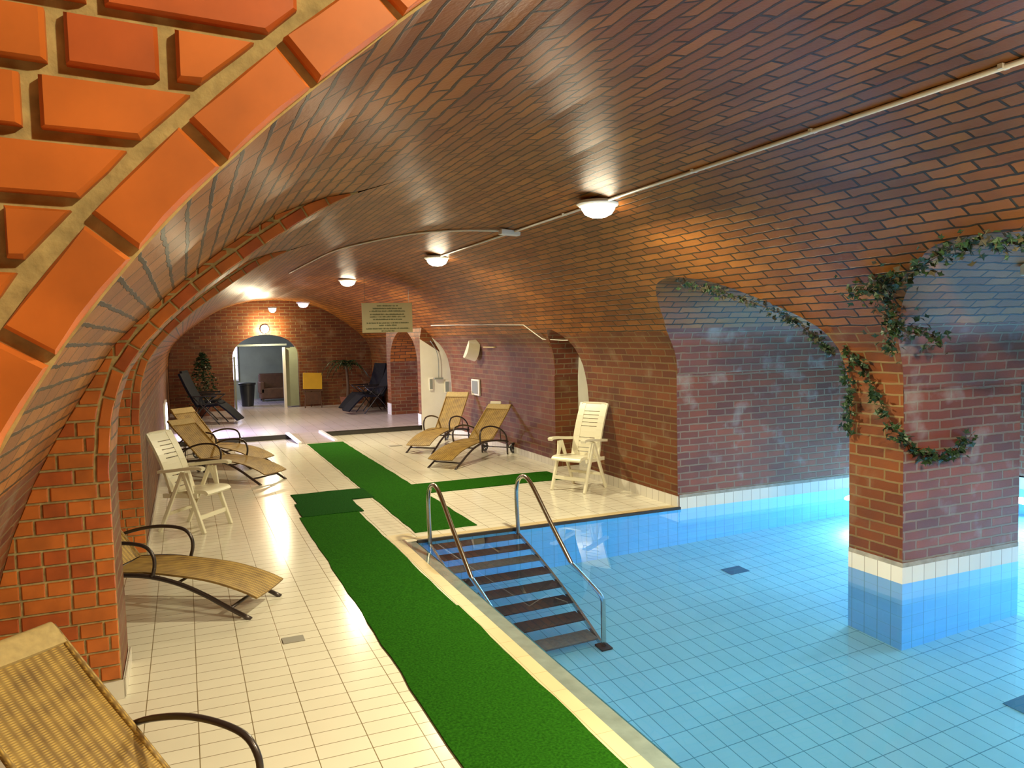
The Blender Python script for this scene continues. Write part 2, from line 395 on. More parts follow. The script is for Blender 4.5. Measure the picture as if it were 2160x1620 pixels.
struct(bayw.build('wall_back', M['pier']), 'springing of the pool bay vaults')
struct(bay.build('ceiling', M['vault']), 'brick vaults of the side bays')

# flat wall pieces
def poly_wall(name, pts, m, axis='y', label=None):
    b = MB(); b.face(pts, [((p[0], p[2]) if axis == 'y' else (p[1], p[2])) for p in pts]); o = b.build(name, m); struct(o, label); return o
def prof_face(y, inner, outer, name, m, n=60):
    b = MB(); ti, to = arc_tab(inner), arc_tab(outer)
    for i in range(n):
        t0, t1 = i / n, (i + 1) / n
        p0, p1 = at_s(ti, ti[-1][0] * t0), at_s(ti, ti[-1][0] * t1); q0, q1 = at_s(to, to[-1][0] * t0), at_s(to, to[-1][0] * t1)
        P = [(p0[0], y, p0[1]), (p1[0], y, p1[1]), (q1[0], y, q1[1]), (q0[0], y, q0[1])]
        b.face(P, [(p[0], p[2]) for p in P])
    return struct(b.build(name, m))
# geometric bricks laid on a plane facing -y
def clip(poly, n, d):   # keep points with n.p >= d
    out = []
    for i in range(len(poly)):
        a, b = poly[i], poly[(i + 1) % len(poly)]
        da, db = n[0] * a[0] + n[1] * a[1] - d, n[0] * b[0] + n[1] * b[1] - d
        if da >= 0: out.append(a)
        if (da >= 0) != (db >= 0):
            t = da / ((da - db) or 1e-9); out.append((a[0] + (b[0] - a[0]) * t, a[1] + (b[1] - a[1]) * t))
    return out
def nearest(curve, p):
    best = None
    for a, b in zip(curve, curve[1:]):
        dx, dz = b[0] - a[0], b[1] - a[1]; L = dx * dx + dz * dz
        if L < 1e-10: continue
        t = max(0, min(1, ((p[0] - a[0]) * dx + (p[1] - a[1]) * dz) / L)); q = (a[0] + dx * t, a[1] + dz * t)
        dd = math.hypot(p[0] - q[0], p[1] - q[1])
        if best is None or dd < best[0]: best = (dd, q, (dx / math.sqrt(L), dz / math.sqrt(L)))
    return best
def relief(mb, poly, y, th=.012, bev=.004, mi=0, amin=2e-4):
    # poly in (x, z); make it a bevelled slab standing out towards -y
    A = sum(poly[i][0] * poly[(i + 1) % len(poly)][1] - poly[(i + 1) % len(poly)][0] * poly[i][1] for i in range(len(poly))) / 2
    if abs(A) < amin: return
    if A < 0: poly = poly[::-1]
    cx = sum(p[0] for p in poly) / len(poly); cz = sum(p[1] for p in poly) / len(poly); n = len(poly)
    ins = []
    for p in poly:
        dx, dz = cx - p[0], cz - p[1]; L = max(1e-6, math.hypot(dx, dz)); ins.append((p[0] + dx / L * bev * 1.4, p[1] + dz / L * bev * 1.4))
    j = random.uniform(-.0015, .0015)
    v = [(p[0], y, p[1]) for p in poly] + [(p[0], y - th * .6 + j, p[1]) for p in poly] + [(p[0], y - th + j, p[1]) for p in ins]
    f = [tuple(2 * n + i for i in range(n))]
    for k in (0, n):
        for i in range(n): f.append((k + i, k + (i + 1) % n, k + n + (i + 1) % n, k + n + i))
    mb.add(v, f, mi)
def ring_bricks(mb, curve, s0, s1, L, joint, y, depth, outer=None, th=.012):
    tab = arc_tab(curve); s = s0
    while s < s1:
        q = [at_s(tab, s + (L) * k / 3) for k in range(4)]
        nn = []
        for k in range(4):
            a, b = at_s(tab, s + L * k / 3 - .01), at_s(tab, s + L * k / 3 + .01); dx, dz = b[0] - a[0], b[1] - a[1]; l = math.hypot(dx, dz) or 1e-6
            nn.append((-dz / l, dx / l))
        dd = depth + random.uniform(-.004, .004)
        poly = [(p[0] + n[0] * .003, p[1] + n[1] * .003) for p, n in zip(q, nn)] + [(p[0] + n[0] * dd, p[1] + n[1] * dd) for p, n in list(zip(q, nn))[::-1]]
        if outer:
            c = (sum(p[0] for p in poly) / 8, sum(p[1] for p in poly) / 8)
            _, qq, t = nearest(outer, c); n = (t[1], -t[0]); poly = clip(poly, n, n[0] * qq[0] + n[1] * qq[1] + .002)
        if len(poly) > 2: relief(mb, poly, y, th=th, mi=random.choice((0, 0, 0, 1)))
        s += L + joint
def course_bricks(mb, y, x0, x1, z0, ch, nrows, joint, inner, ioff, outer=None, tilt=0.0, special=None, Ls=(.215, .105), vj=.012, th=.012, amin=2e-4):
    rr = random.Random(5)
    for r in range(nrows):
        za, zb = z0 + r * ch + joint / 2, z0 + (r + 1) * ch - joint / 2
        if special and r in special: xs = special[r]
        else:
            x = x0 - rr.uniform(0, .2); xs = [x]; 
            while x < x1: x += rr.choice(Ls) + vj; xs.append(x)
        for xa, xb in zip(xs, xs[1:]):
            P = [(xa + vj / 2, za), (xb - vj / 2, za), (xb - vj / 2, zb), (xa + vj / 2, zb)]
            P = [(a, b + tilt * (a + .15)) for a, b in P]
            # split long bricks for better clipping
            for it in range(2):
                if len(P) < 3: break
                c = (sum(p[0] for p in P) / len(P), sum(p[1] for p in P) / len(P))
                _, q, t = nearest(inner, c); n = (-t[1], t[0]); P = clip(P, n, n[0] * q[0] + n[1] * q[1] + ioff)
                if outer and len(P) > 2:
                    c = (sum(p[0] for p in P) / len(P), sum(p[1] for p in P) / len(P))
                    _, q, t = nearest(outer, c); n = (t[1], -t[0]); P = clip(P, n, n[0] * q[0] + n[1] * q[1] + .001)
            if len(P) > 2: relief(mb, P, y, th=th, mi=rr.choice((0, 0, 1)), amin=amin)
# near face (y = 1.1): the big bricks top left
k_ = 1.1
F1 = [(-.385, 0), (-.385, 1.1), (-.33, 1.45), (-.25, 1.68), (-.19 * k_, 1.915 - .115 * k_), (-.154 * k_, 1.915 - .052 * k_), (-.111 * k_, 1.915 + .015 * k_), (-.028 * k_, 1.915 + .121 * k_), (.056 * k_, 1.915 + .21 * k_), (.149 * k_, 1.915 + .298 * k_),
      (.264 * k_, 1.915 + .394 * k_), (.316 * k_, 1.915 + .44 * k_), (.6, 2.56), (.99, 2.775), (1.3, 2.88), (1.7, 2.97), (2.26, 3.01)]
F1 = smooth_tab(F1, 4)
F1R = F1 + [p for p in MR]
hallL = [p for p in HALL]
prof_face(1.1, F1R, HALL, 'wall_front', M['mortar'], 120)
nb = MB()
t1 = arc_tab(F1); 
# ring joint phase: a joint at x = .029*1.1..  (pixel 475,350)
s_ph = min((abs(at_s(t1, s * .002)[0] - .056 * k_), s * .002) for s in range(int(t1[-1][0] / .002)))[1]
pitch = .163
s_start = s_ph - pitch * int((s_ph - 1.0) / pitch) + .008
ring_bricks(nb, F1, s_start, t1[-1][0] - .3, pitch - .016, .016, 1.1, .068, th=.019)
zr = 2.168 - .079 * 8
spec = {10: [-.6, -.42, -.20, .06, .33, .6], 9: [-.6, -.34, -.08, .17, .5], 8: [-.56, -.30, -.125, -.002, .38, .6], 7: [-.6, -.41, -.155, .3], 6: [-.7, -.45, -.24, .3], 5: [-.6, -.45, -.198, .2], 4: [-.6, -.42, -.27, .1], 3: [-.7, -.5, -.25, .0]}
course_bricks(nb, 1.1, -1.3, 2.2, zr + .079, .079, 14, .017, F1, .086, tilt=-.05, special=spec, Ls=(.25, .12), vj=.020, th=.019, amin=.0022)
struct(nb.build('wall_front', [M['brick'], M['brick2']]), 'orange brick face of the near arch')
# far faces of the left bays
mleft = [p for p in MAIN if p[0] <= 1.0]
nb = MB()
mls = [p for p in mleft]
low = [p for p in mls if p[1] <= 1.25] ; ringc = [(-.3915, 1.188)] + [p for p in mls if p[1] >= 1.24]
def offs(curve, z, o):
    return o if z > 1.22 else 0.0
course_bricks(nb, 4.62, -1.35, 1.0, .02, .083, 14, .013, [(-.3925, -.5), (-.3925, 3)], .0, WL)
course_bricks(nb, 4.62, -1.35, 1.0, .02 + 14 * .083, .083, 20, .013, mls, .076, WL)
ring_bricks(nb, ringc, .0, 2.1, .135, .012, 4.62, .062, WL)
struct(nb.build('wall_front', [M['brick'], M['brick2']]), 'brick face of the first left arch')
prof_face(4.62, mleft, WL, 'wall_front', M['mortar'])
nb = MB()
course_bricks(nb, 7.7, -1.35, 1.0, .02, .083, 14, .013, [(-.3925, -.5), (-.3925, 3)], .0, WL)
course_bricks(nb, 7.7, -1.35, 1.0, .02 + 14 * .083, .083, 20, .013, mls, .076, WL)
ring_bricks(nb, ringc, .0, 2.1, .135, .012, 7.7, .062, WL)
struct(nb.build('wall_front', [M['brick'], M['brick2']]), 'brick face of the second left arch')
prof_face(7.7, mleft, WL2, 'wall_front', M['mortar'])
prof_face(5.10, mleft, WL2, 'wall_back', M['wall'])
# pool side flat walls
poly_wall('wall_back', [(4.88, 7.0, .13), (XE, 7.0, .13), (XE, 7.0, 1.46), (4.88, 7.0, 1.46)], M['pier'], label='brick end wall above the pool')
poly_wall('wall_front', [(4.88, 1.81, .13), (XE, 1.81, .13), (XE, 1.81, 1.46), (4.88, 1.81, 1.46)], M['pier'])
poly_wall('wall_right', [(XE, 1.0, .13), (XE, 7.0, .13), (XE, 7.0, 2.6), (XE, 1.0, 2.6)], M['pier'], 'x')
# recess walls
for (y0, y1, xe, z0, z1, mj, mb_, zf) in ((9.0, 10.02, 5.27, .9, 1.3, M['wall'], M['white_wall'], 0), (14.72, 15.35, 5.5, .9, 1.9, M['white_wall'], M['white_wall'], 0)):
    poly_wall('wall_front', [(4.89, y0, zf), (xe, y0, zf), (xe, y0, z0), (4.89, y0, z0)], mj)
    xs_ = 4.45 if y1 > 12 else 4.89
    poly_wall('wall_back', [(xs_, y1, zf), (xe, y1, zf), (xe, y1, z1 + .02), (xs_, y1, z1 + .02)], mj)
    poly_wall('wall_right', [(xe, y0, zf), (xe, y1, zf), (xe, y1, 2.2), (xe, y0, 2.2)], mb_, 'x')
# side passage between the far piers
poly_wall('wall_back', [(4.5, 18.06, 0), (7.5, 18.06, 0), (7.5, 18.06, 1.36), (4.5, 18.06, 1.36)], M['wall'])
poly_wall('wall_front', [(4.5, 15.75, 0), (7.5, 15.75, 0), (7.5, 15.75, 1.36), (4.5, 15.75, 1.36)], M['wall'])
poly_wall('wall_right', [(7.5, 15.75, 0), (7.5, 18.06, 0), (7.5, 18.06, 2.2), (7.5, 15.75, 2.2)], M['wall'], 'x')
poly_wall('wall_back', [(4.5, 18.4, 0), (4.92, 18.4, 0), (4.92, 18.4, 2.13), (4.5, 18.4, 2.13)], M['wall'])
poly_wall('wall_front', [(4.45, 15.349, 1.88), (4.88, 15.349, 1.6), (4.6, 15.349, 2.1), (4.5, 15.349, 2.14)], M['wall'])
# end wall of the tunnel with its arched doorway
DX0, DX1, DZ0, DZS, DZT = 1.19, 2.90, .09, 1.5, 2.08
b = MB(); Yb = 21.8; n = 30; dtop = []
for i in range(n + 1):
    a = PI * i / n; dtop.append((2.045 - .855 * math.cos(a), DZS + (DZT - DZS) * math.sin(a)))
top = arc_tab([p for p in MAIN]); sM = top[-1][0]
def vz(x):
    L = [p for p in MAIN]; c = [p for p in L if p[1] > .1]
    for a, q in zip(c, c[1:]):
        if a[0] <= x <= q[0] and q[0] > a[0]: return a[1] + (q[1] - a[1]) * (x - a[0]) / (q[0] - a[0])
    return 0.1
def wq(x0, x1, za, zb, zc, zd):
    P = [(x0, Yb, za), (x1, Yb, zb), (x1, Yb, zc), (x0, Yb, zd)]; b.face(P, [(p[0], p[2]) for p in P])
xs = [-.38 + i * .0785 for i in range(21)]
for x0, x1 in zip(xs, xs[1:] + []): 
    x1 = min(x1, DX0)
    if x0 < DX0: wq(x0, x1, 0, 0, vz(x1), vz(x0))
for p, q in zip(dtop, dtop[1:]): wq(p[0], q[0], p[1], q[1], vz(q[0]), vz(p[0]))
for i in range(25): x0 = DX1 + i * .08; wq(x0, x0 + .08, 0, 0, vz(min(x0 + .08, 4.88)), vz(x0))
struct(b.build('wall_back', M['wall']), 'brick end wall with arched doorway')
b = MB()
for p, q in zip([(DX0, 0)] + dtop, dtop + [(DX1, 0)]): b.face([(p[0], Yb, p[1]), (q[0], Yb, q[1]), (q[0], Yb + .35, q[1]), (p[0], Yb + .35, p[1])])
struct(b.build('wall_back', M['wall']), 'reveal of the arched doorway')
poly_wall('wall_back', [(-2.4, -3, 0), (4.9, -3, 0), (4.9, -3, 3.7), (-2.4, -3, 3.7)], M['wall'])

# ------------------------------------------------------------------ floors
def slab(name, x0, x1, y0, y1, z, m, label=None, th=0.0):
    b = MB(); b.face([(x0, y0, z), (x1, y0, z), (x1, y1, z), (x0, y1, z)], [(x0, y0), (x1, y0), (x1, y1), (x0, y1)]); o = b.build(name, m); return struct(o, label)
slab('floor', -2.4, 1.72, -3, 7.31, 0, M['tile'], 'cream tiled pool deck')
slab('floor', -2.4, 1.72, 7.31, 8.0, 0, M['tile'])
slab('floor', -1.4, 1.72, 8.0, 15.5, 0, M['tile'])
slab('floor', 1.72, 5.6, 7.0, 15.5, 0, M['tile'], 'cream tiled deck beyond the pool')
slab('floor', 1.72, 4.9, -3, .5, 0, M['tile'])
b = MB()
b.face([(-.42, 15.5, .09), (7.5, 15.5, .09), (7.5, 21.8, .09), (-.42, 21.8, .09)]); q = MB(); q.face([(-.42, 15.5, 0), (5.0, 15.5, 0), (5.0, 15.5, .09), (-.42, 15.5, .09)]); struct(q.build('trim_8', M['dark_lip']), 'riser of the low step, shade painted as its dark colour')  # riser coloured dark to stand for the shade at the step
struct(b.build('floor', M['tile_far']), 'raised pinkish tiled floor at the far end')
slab('trim_1', -.38, 1.80, 15.485, 15.53, .0925, M['dark_lip'])
slab('trim_2', 2.36, 4.5, 15.485, 15.53, .0925, M['dark_lip'])
# pool shell
PX0, PX1, PY0, PY1, PZ = 1.95, 8.98, .5, 7.0, -1.38
slab('floor', PX0, PX1, PY0, PY1, PZ, M['pool_tile'], 'pale blue tiled pool floor')
def pwall(name, a, b2, z0, z1, m, flip=False):
    (xa, ya), (xb, yb) = a, b2; L = math.hypot(xb - xa, yb - ya); q = MB()
    u0 = xa if abs(xb - xa) > abs(yb - ya) else ya; u1 = xb if abs(xb - xa) > abs(yb - ya) else yb
    q.face([(xa, ya, z0), (xb, yb, z0), (xb, yb, z1), (xa, ya, z1)], [(u0, z0), (u1, z0), (u1, z1), (u0, z1)]); return struct(q.build(name, m))
pwall('wall_back', (PX0, PY1), (PX1, PY1), PZ, -.02, M['pool_wall'])
pwall('wall_back', (4.9, PY1 - .004), (PX1, PY1 - .004), -.02, .105, M['white_tile'])
pwall('wall_back', (4.9, PY1 - .004), (PX1, PY1 - .004), .105, .14, M['cement'])
pwall('wall_left', (PX0, PY0), (PX0, PY1), PZ, -.012, M['pool_wall'])
pwall('wall_right', (PX1, PY0), (PX1, PY1), PZ, -.02, M['pool_wall'])
pwall('wall_right', (PX1 - .004, PY0), (PX1 - .004, PY1), -.02, .12, M['white_tile'])
pwall('wall_front', (PX0, PY0), (PX1, PY0), PZ, -.02, M['pool_wall'])
pwall('wall_front', (4.9, 1.80), (PX1, 1.80), -1.38, .13, M['pool_wall'])
# coping along the deck side
slab('trim_3', 1.72, 1.825, .5, 7.31, .002, M['coping'], 'sand coloured stone coping')
q = MB(); q.face([(1.825, .5, .002), (1.935, .5, -.006), (1.935, 7.1, -.006), (1.825, 7.1, .002)]); q.face([(1.935, .5, -.006), (1.953, .5, -.03), (1.953, 7.1, -.03), (1.935, 7.1, -.006)])
struct(q.build('trim_4', M['lip']), 'wet grey overflow lip')
slab('trim_5', 1.72, 1.953, 7.1, 7.31, .003, M['coping'])
slab('floor', 1.72, 1.96, 7.0, 7.12, -.002, M['coping'])
q = MB().box((3.43, 7.0, -.006), (2.96, .03, .03)); struct(q.build('trim_6', M['dark_lip']), 'dark gutter edge of the pool')
slab('trim_7', 1.953, 4.88, 7.015, 7.14, .0025, M['coping'])
# water
q = MB(); q.face([(PX0 - .01, PY0, -.02), (PX1 - .005, PY0, -.02), (PX1 - .005, PY1, -.02), (PX0 - .01, PY1, -.02)])
water = q.build('pool_water', M['water']); tag(water, 'clear blue still water filling the tiled pool', 'water'); water['kind'] = 'stuff'

# pier between the pool bays
P0, P1, Q0, Q1 = 4.90, 6.20, 4.15, 4.66
def ring_wall(name, z0, z1, m, g=0.0, label=None):
    q = MB(); x0, x1, y0, y1 = P0 - g, P1 + g, Q0 - g, Q1 + g
    c = [(x0, y1), (x0, y0), (x1, y0), (x1, y1)]
    for a, b2 in zip(c, c[1:] + c[:1]):
        if z1 > 1 and a[0] == x0 and b2[0] == x0: continue
        if abs(a[0] - b2[0]) > .1: u = (a[0], b2[0])
        else: u = (a[1], b2[1])
        q.face([(*a, z0), (*b2, z0), (*b2, z1), (*a, z1)], [(u[0], z0), (u[1], z0), (u[1], z1), (u[0], z1)])
    return struct(q.build(name, m), label)
ring_wall('wall_right', .14, 1.46, M['pier'], label='brick pier standing in the pool')
ring_wall('wall_right', .105, .14, M['cement'], .002)
ring_wall('wall_right', -.02, .105, M['white_tile'], .003)
ring_wall('wall_right', PZ, -.02, M['pool_wall'], .003)
q = MB(); q.face([(4.91, 4.15, 1.455), (XE, 4.15, 1.455), (XE, 4.66, 1.455), (4.91, 4.66, 1.455)]); struct(q.build('ceiling', M['vault']))

# baseboards
def board(name, a, b2, h, m):
    (xa, ya), (xb, yb) = a, b2; q = MB()
    d = Vector((xb - xa, yb - ya, 0)); q.beam((xa, ya, h / 2), (xb, yb, h / 2), h, .014, side=(0, 0, 1)); return struct(q.build(name, m))
board('baseboard_right', (4.89, 7.01), (4.89, 9.0), .12, M['white_tile'])
board('baseboard_right', (4.89, 10.03), (4.89, 14.7), .10, M['white_tile'])
board('baseboard_right', (4.49, 15.5), (4.49, 15.75), .32, M['white_tile'])
board('baseboard_right', (4.49, 18.06), (4.49, 18.4), .36, M['white_tile'])
board('baseboard_left', (-.375, 4.62), (-.375, 5.1), .10, M['white_tile'])
board('baseboard_left', (-1.0, 4.605), (-.375, 4.605), .10, M['white_tile'])
board('baseboard_left', (-.375, 7.7), (-.375, 15.4), .10, M['white_tile'])

# ------------------------------------------------------------------ far room behind the doorway
poly_wall('wall_back', [(-.6, 26.0, 0), (4.6, 26.0, 0), (4.6, 26.0, 3.0), (-.6, 26.0, 3.0)], M['plaster'])
poly_wall('wall_left', [(-.6, 22.1, 0), (-.6, 26.0, 0), (-.6, 26.0, 3.0), (-.6, 22.1, 3.0)], M['plaster'], 'x')
poly_wall('wall_right', [(4.6, 22.1, 0), (4.6, 26.0, 0), (4.6, 26.0, 3.0), (4.6, 22.1, 3.0)], M['plaster'], 'x')
slab('floor', -.6, 4.6, 21.8, 26.0, .07, M['tile_far'])
slab('ceiling', -.6, 4.6, 22.1, 26.0, 2.6, M['plaster'])
q = MB(); q.face([(-.6, 22.15, 0), (1.19, 22.15, 0), (1.19, 22.15, 2.6), (-.6, 22.15, 2.6)]); q.face([(2.9, 22.15, 0), (4.6, 22.15, 0), (4.6, 22.15, 2.6), (2.9, 22.15, 2.6)])
struct(q.build('wall_front', M['plaster']))
# tall narrow window with three panes, on the far wall at the left
win = struct(MB().box((1.47, 25.97, 1.24), (.20, .05, 1.16)).build('window_1', M['white_wall']), 'tall narrow bright window with three panes')
for z0, z1 in ((.72, 1.13), (1.17, 1.37), (1.41, 1.78)):
    MB().box((1.47, 25.935, (z0 + z1) / 2), (.13, .02, z1 - z0), bev=.006).build('pane', M['daywin'], win)
win = struct(MB().box((-.372, 16.2, .46), (.03, 1.4, .66)).build('window_2_added', M['white_wall']), 'low window added in the left wall to light the raised end, place guessed')  # window added to account for lavender daylight, position guessed
for yy in (15.87, 16.53): MB().box((-.352, yy, .46), (.012, .60, .54), bev=.004).build('pane', M['daywin'], win)
# door leaf edge and transom in the doorway
dr = struct(MB().box((2.52, 21.98, .90), (.07, .10, 1.66)).build('door_1', M['conduit']), 'pale upright frame in the arched doorway')
MB().box((1.95, 21.98, 1.80), (1.3, .08, .05)).build('transom_bar', M['grille'], dr)
MB().box((2.72, 22.03, .92), (.34, .03, 1.62)).build('side_panel', M['plaster'], dr)
MB().box((1.235, 21.95, .8), (.05, .08, 1.42)).build('frame_post', M['grille'], dr)

# ------------------------------------------------------------------ carpets
def carpet(name, x0, x1, y0, y1, z, m, label, seed, wob=.007):
    rr = random.Random(seed); q = MB(); n = max(4, int((y1 - y0) / .22)); k = 4; V = []
    for i in range(n + 1):
        y = y0 + (y1 - y0) * i / n; a, b2 = rr.uniform(-wob, wob), rr.uniform(-wob, wob)
        for j in range(k + 1):
            x = x0 + a + (x1 + b2 - x0 - a) * j / k; yy = y + (rr.uniform(-wob, wob) if i in (0, n) else 0)
            V.append((x, yy, z + (rr.uniform(0, .004) if 0 < j < k else 0)))
    T = len(V); V += [(a, b2, c - .008) for a, b2, c in V]
    F = []
    for i in range(n):
        for j in range(k): a = i * (k + 1) + j; F.append((a, a + 1, a + k + 2, a + k + 1))
    for i in range(n):
        a = i * (k + 1); F.append((a, a + k + 1, a + k + 1 + T, a + T)); a += k; F.append((a + k + 1, a, a + T, a + k + 1 + T))
    for j in range(k):
        F.append((j + 1, j, j + T, j + 1 + T)); a = n * (k + 1) + j; F.append((a, a + 1, a + 1 + T, a + T))
    q.add(V, F); o = q.build(name, m); tag(o, label, 'carpet', 'green turf runners'); return o
carpet('carpet_runner', 1.065, 1.705, 5.12, 8.50, .007, M['grass'], 'green turf runner along the pool edge, between the seam and the dark mat', 1)
carpet('carpet_runner', 1.060, 1.715, -.2, 5.14, .011, M['grass'], 'nearest green turf runner along the pool edge', 2)
carpet('carpet_runner', 2.015, 2.66, 7.30, 14.5, .007, M['grass'], 'long green turf runner leading to the metal ramp', 3)
carpet('carpet_runner', 2.645, 4.60, 9.10, 9.73, .0085, M['grass'], 'green turf strip running right, towards the white garden chair', 4)
carpet('carpet_mat', 1.14, 2.035, 9.18, 9.80, .0105, M['grass2'], 'dark green mat joining the two long runners', 5)
carpet('carpet_mat', 1.10, 1.76, 8.49, 9.20, .013, M['grass2'], 'small darkest green mat at the far end of the pool side runner', 6)

# ------------------------------------------------------------------ pool stairs
st = thing('pool_stairs', 'steel pool stairs with black treads and two handrails at pool end', 'stairs', (2.5, 7.0, 0))
def loc(o): o.location = (-2.5, -7.0, 0)
XL, XR = 2.05, 2.95
for i in range(8):
    y, z = 6.87 - .21 * i, -.10 - .168 * i
    o = MB().box(((XL + XR) / 2, y, z), (XR - XL - .03, .185, .03), bev=.006).build('tread', M['grey_tread'] if i in (2, 7) else M['rubber'], st); loc(o)
    o['label'] = 'worn grey tread' if i in (2, 7) else 'black tread'
for x in (XL, XR):
    o = MB().beam((x, 6.98, -.02), (x, 5.28, -1.36), .022, .07, side=(1, 0, 0)).build('stringer', M['chrome'], st); loc(o)
    pr = [(x, 6.92, -.08), (x, 6.93, .1), (x, 6.945, .3), (x, 6.93, .44), (x, 6.86, .53), (x, 6.74, .565), (x, 6.63, .54), (x, 6.5, .465), (x, 6.2, .25), (x, 5.83, .0), (x, 5.55, -.2), (x, 5.33, -.36), (x, 5.265, -.44), (x, 5.25, -.55), (x, 5.25, -.9), (x, 5.25, -1.36)]
    o = MB().tube(pr, .02, 14, smooth=4).build('handrail', M['chrome'], st, smooth=True); loc(o)
    o = MB().box((x, 5.25, -1.365), (.10, .12, .03), bev=.005).build('foot_pad', M['rubber'], st); loc(o)

# ------------------------------------------------------------------ floor fittings
def patch(name, x0, x1, y0, y1, z, m, label, cat='drain'):
    o = MB().box(((x0 + x1) / 2, (y0 + y1) / 2, z), (x1 - x0, y1 - y0, .006), bev=.0015).build(name, m); return tag(o, label, cat)
patch('floor_drain', .497, .632, 4.985, 5.085, .003, M['drain'], 'grey drain cover in the white tiles, beside the wicker lounger')
patch('pool_drain', 4.80, 5.02, 6.00, 6.17, -1.376, M['blue_drain'], 'dark blue square pool drain, farther from the viewer')
patch('pool_drain', 4.85, 5.10, 3.14, 3.33, -1.376, M['blue_drain'], 'dark blue pool drain at the right edge, in front of the pier')
patch('floor_drain', 3.28, 3.50, 13.35, 13.5, .003, M['drain'], 'small brownish drain on the far deck, left of the far right lounger')

# ramp
rp = thing('metal_ramp', 'low ramp with bright metal edges up to the raised floor', 'ramp', (2.2, 15.0, 0))
q = MB(); q.add([(1.93, 14.6, 0), (2.55, 14.6, 0), (2.40, 15.55, .095), (1.80, 15.55, .095), (1.93, 14.6, .012), (2.55, 14.6, .012), (2.40, 15.55, .10), (1.80, 15.55, .10)],
                [(4, 5, 6, 7), (0, 1, 5, 4), (1, 2, 6, 5), (3, 0, 4, 7)])
o = q.build('ramp_board', M['tile_far'], rp); o.location = (-2.2, -15.0, 0)
for xa, xb in ((1.90, 1.79), (2.56, 2.42)):
    o = MB().beam((xa, 14.6, .02), (xb, 15.55, .11), .06, .035, side=(1, 0, 0)).build('edge_rail', M['alu'], rp); o.location = (-2.2, -15.0, 0)

# ------------------------------------------------------------------ loungers
def ribbon(prof, w2, th, sag=0.0, nw=8):
    q = MB(); P = [Vector((a, 0, b)) for a, b in prof]; P = catmull(P, 5); n = len(P)
    top, bot = [], []; L = [0]
    for a, b2 in zip(P, P[1:]): L.append(L[-1] + (b2 - a).length)
    for i, p in enumerate(P):
        t = (P[min(i + 1, n - 1)] - P[max(i - 1, 0)]).normalized(); nn = Vector((-t.z, 0, t.x))
        for j in range(nw + 1):
            v = -w2 + 2 * w2 * j / nw; d = -sag * (1 - (v / w2) ** 2)
            top.append(p + nn * (th / 2 + d) + Vector((0, v, 0))); bot.append(p + nn * (-th / 2 + d) + Vector((0, v, 0)))
    T = len(top); F = []; U = []
    def uvq(idx, tp=True): return [(-w2 + 2 * w2 * ((k % T) % (nw + 1)) / nw, L[(k % T) // (nw + 1)]) for k in idx]
    for i in range(n - 1):
        for j in range(nw):
            a = i * (nw + 1) + j; f = (a, a + 1, a + nw + 2, a + nw + 1); F.append(f); U.append(uvq(f))
            g = tuple(T + k for k in reversed(f)); F.append(g); U.append(uvq(g))
        for j in (0, nw):
            a = i * (nw + 1) + j; f = (a, a + nw + 1, a + nw + 1 + T, a + T); F.append(f); U.append(uvq(f))
    for i in (0, n - 1):
        for j in range(nw):
            a = i * (nw + 1) + j; f = (a, a + 1, a + 1 + T, a + T); F.append(f); U.append(uvq(f))
    q.add(top + bot, F, uvs=U); return q
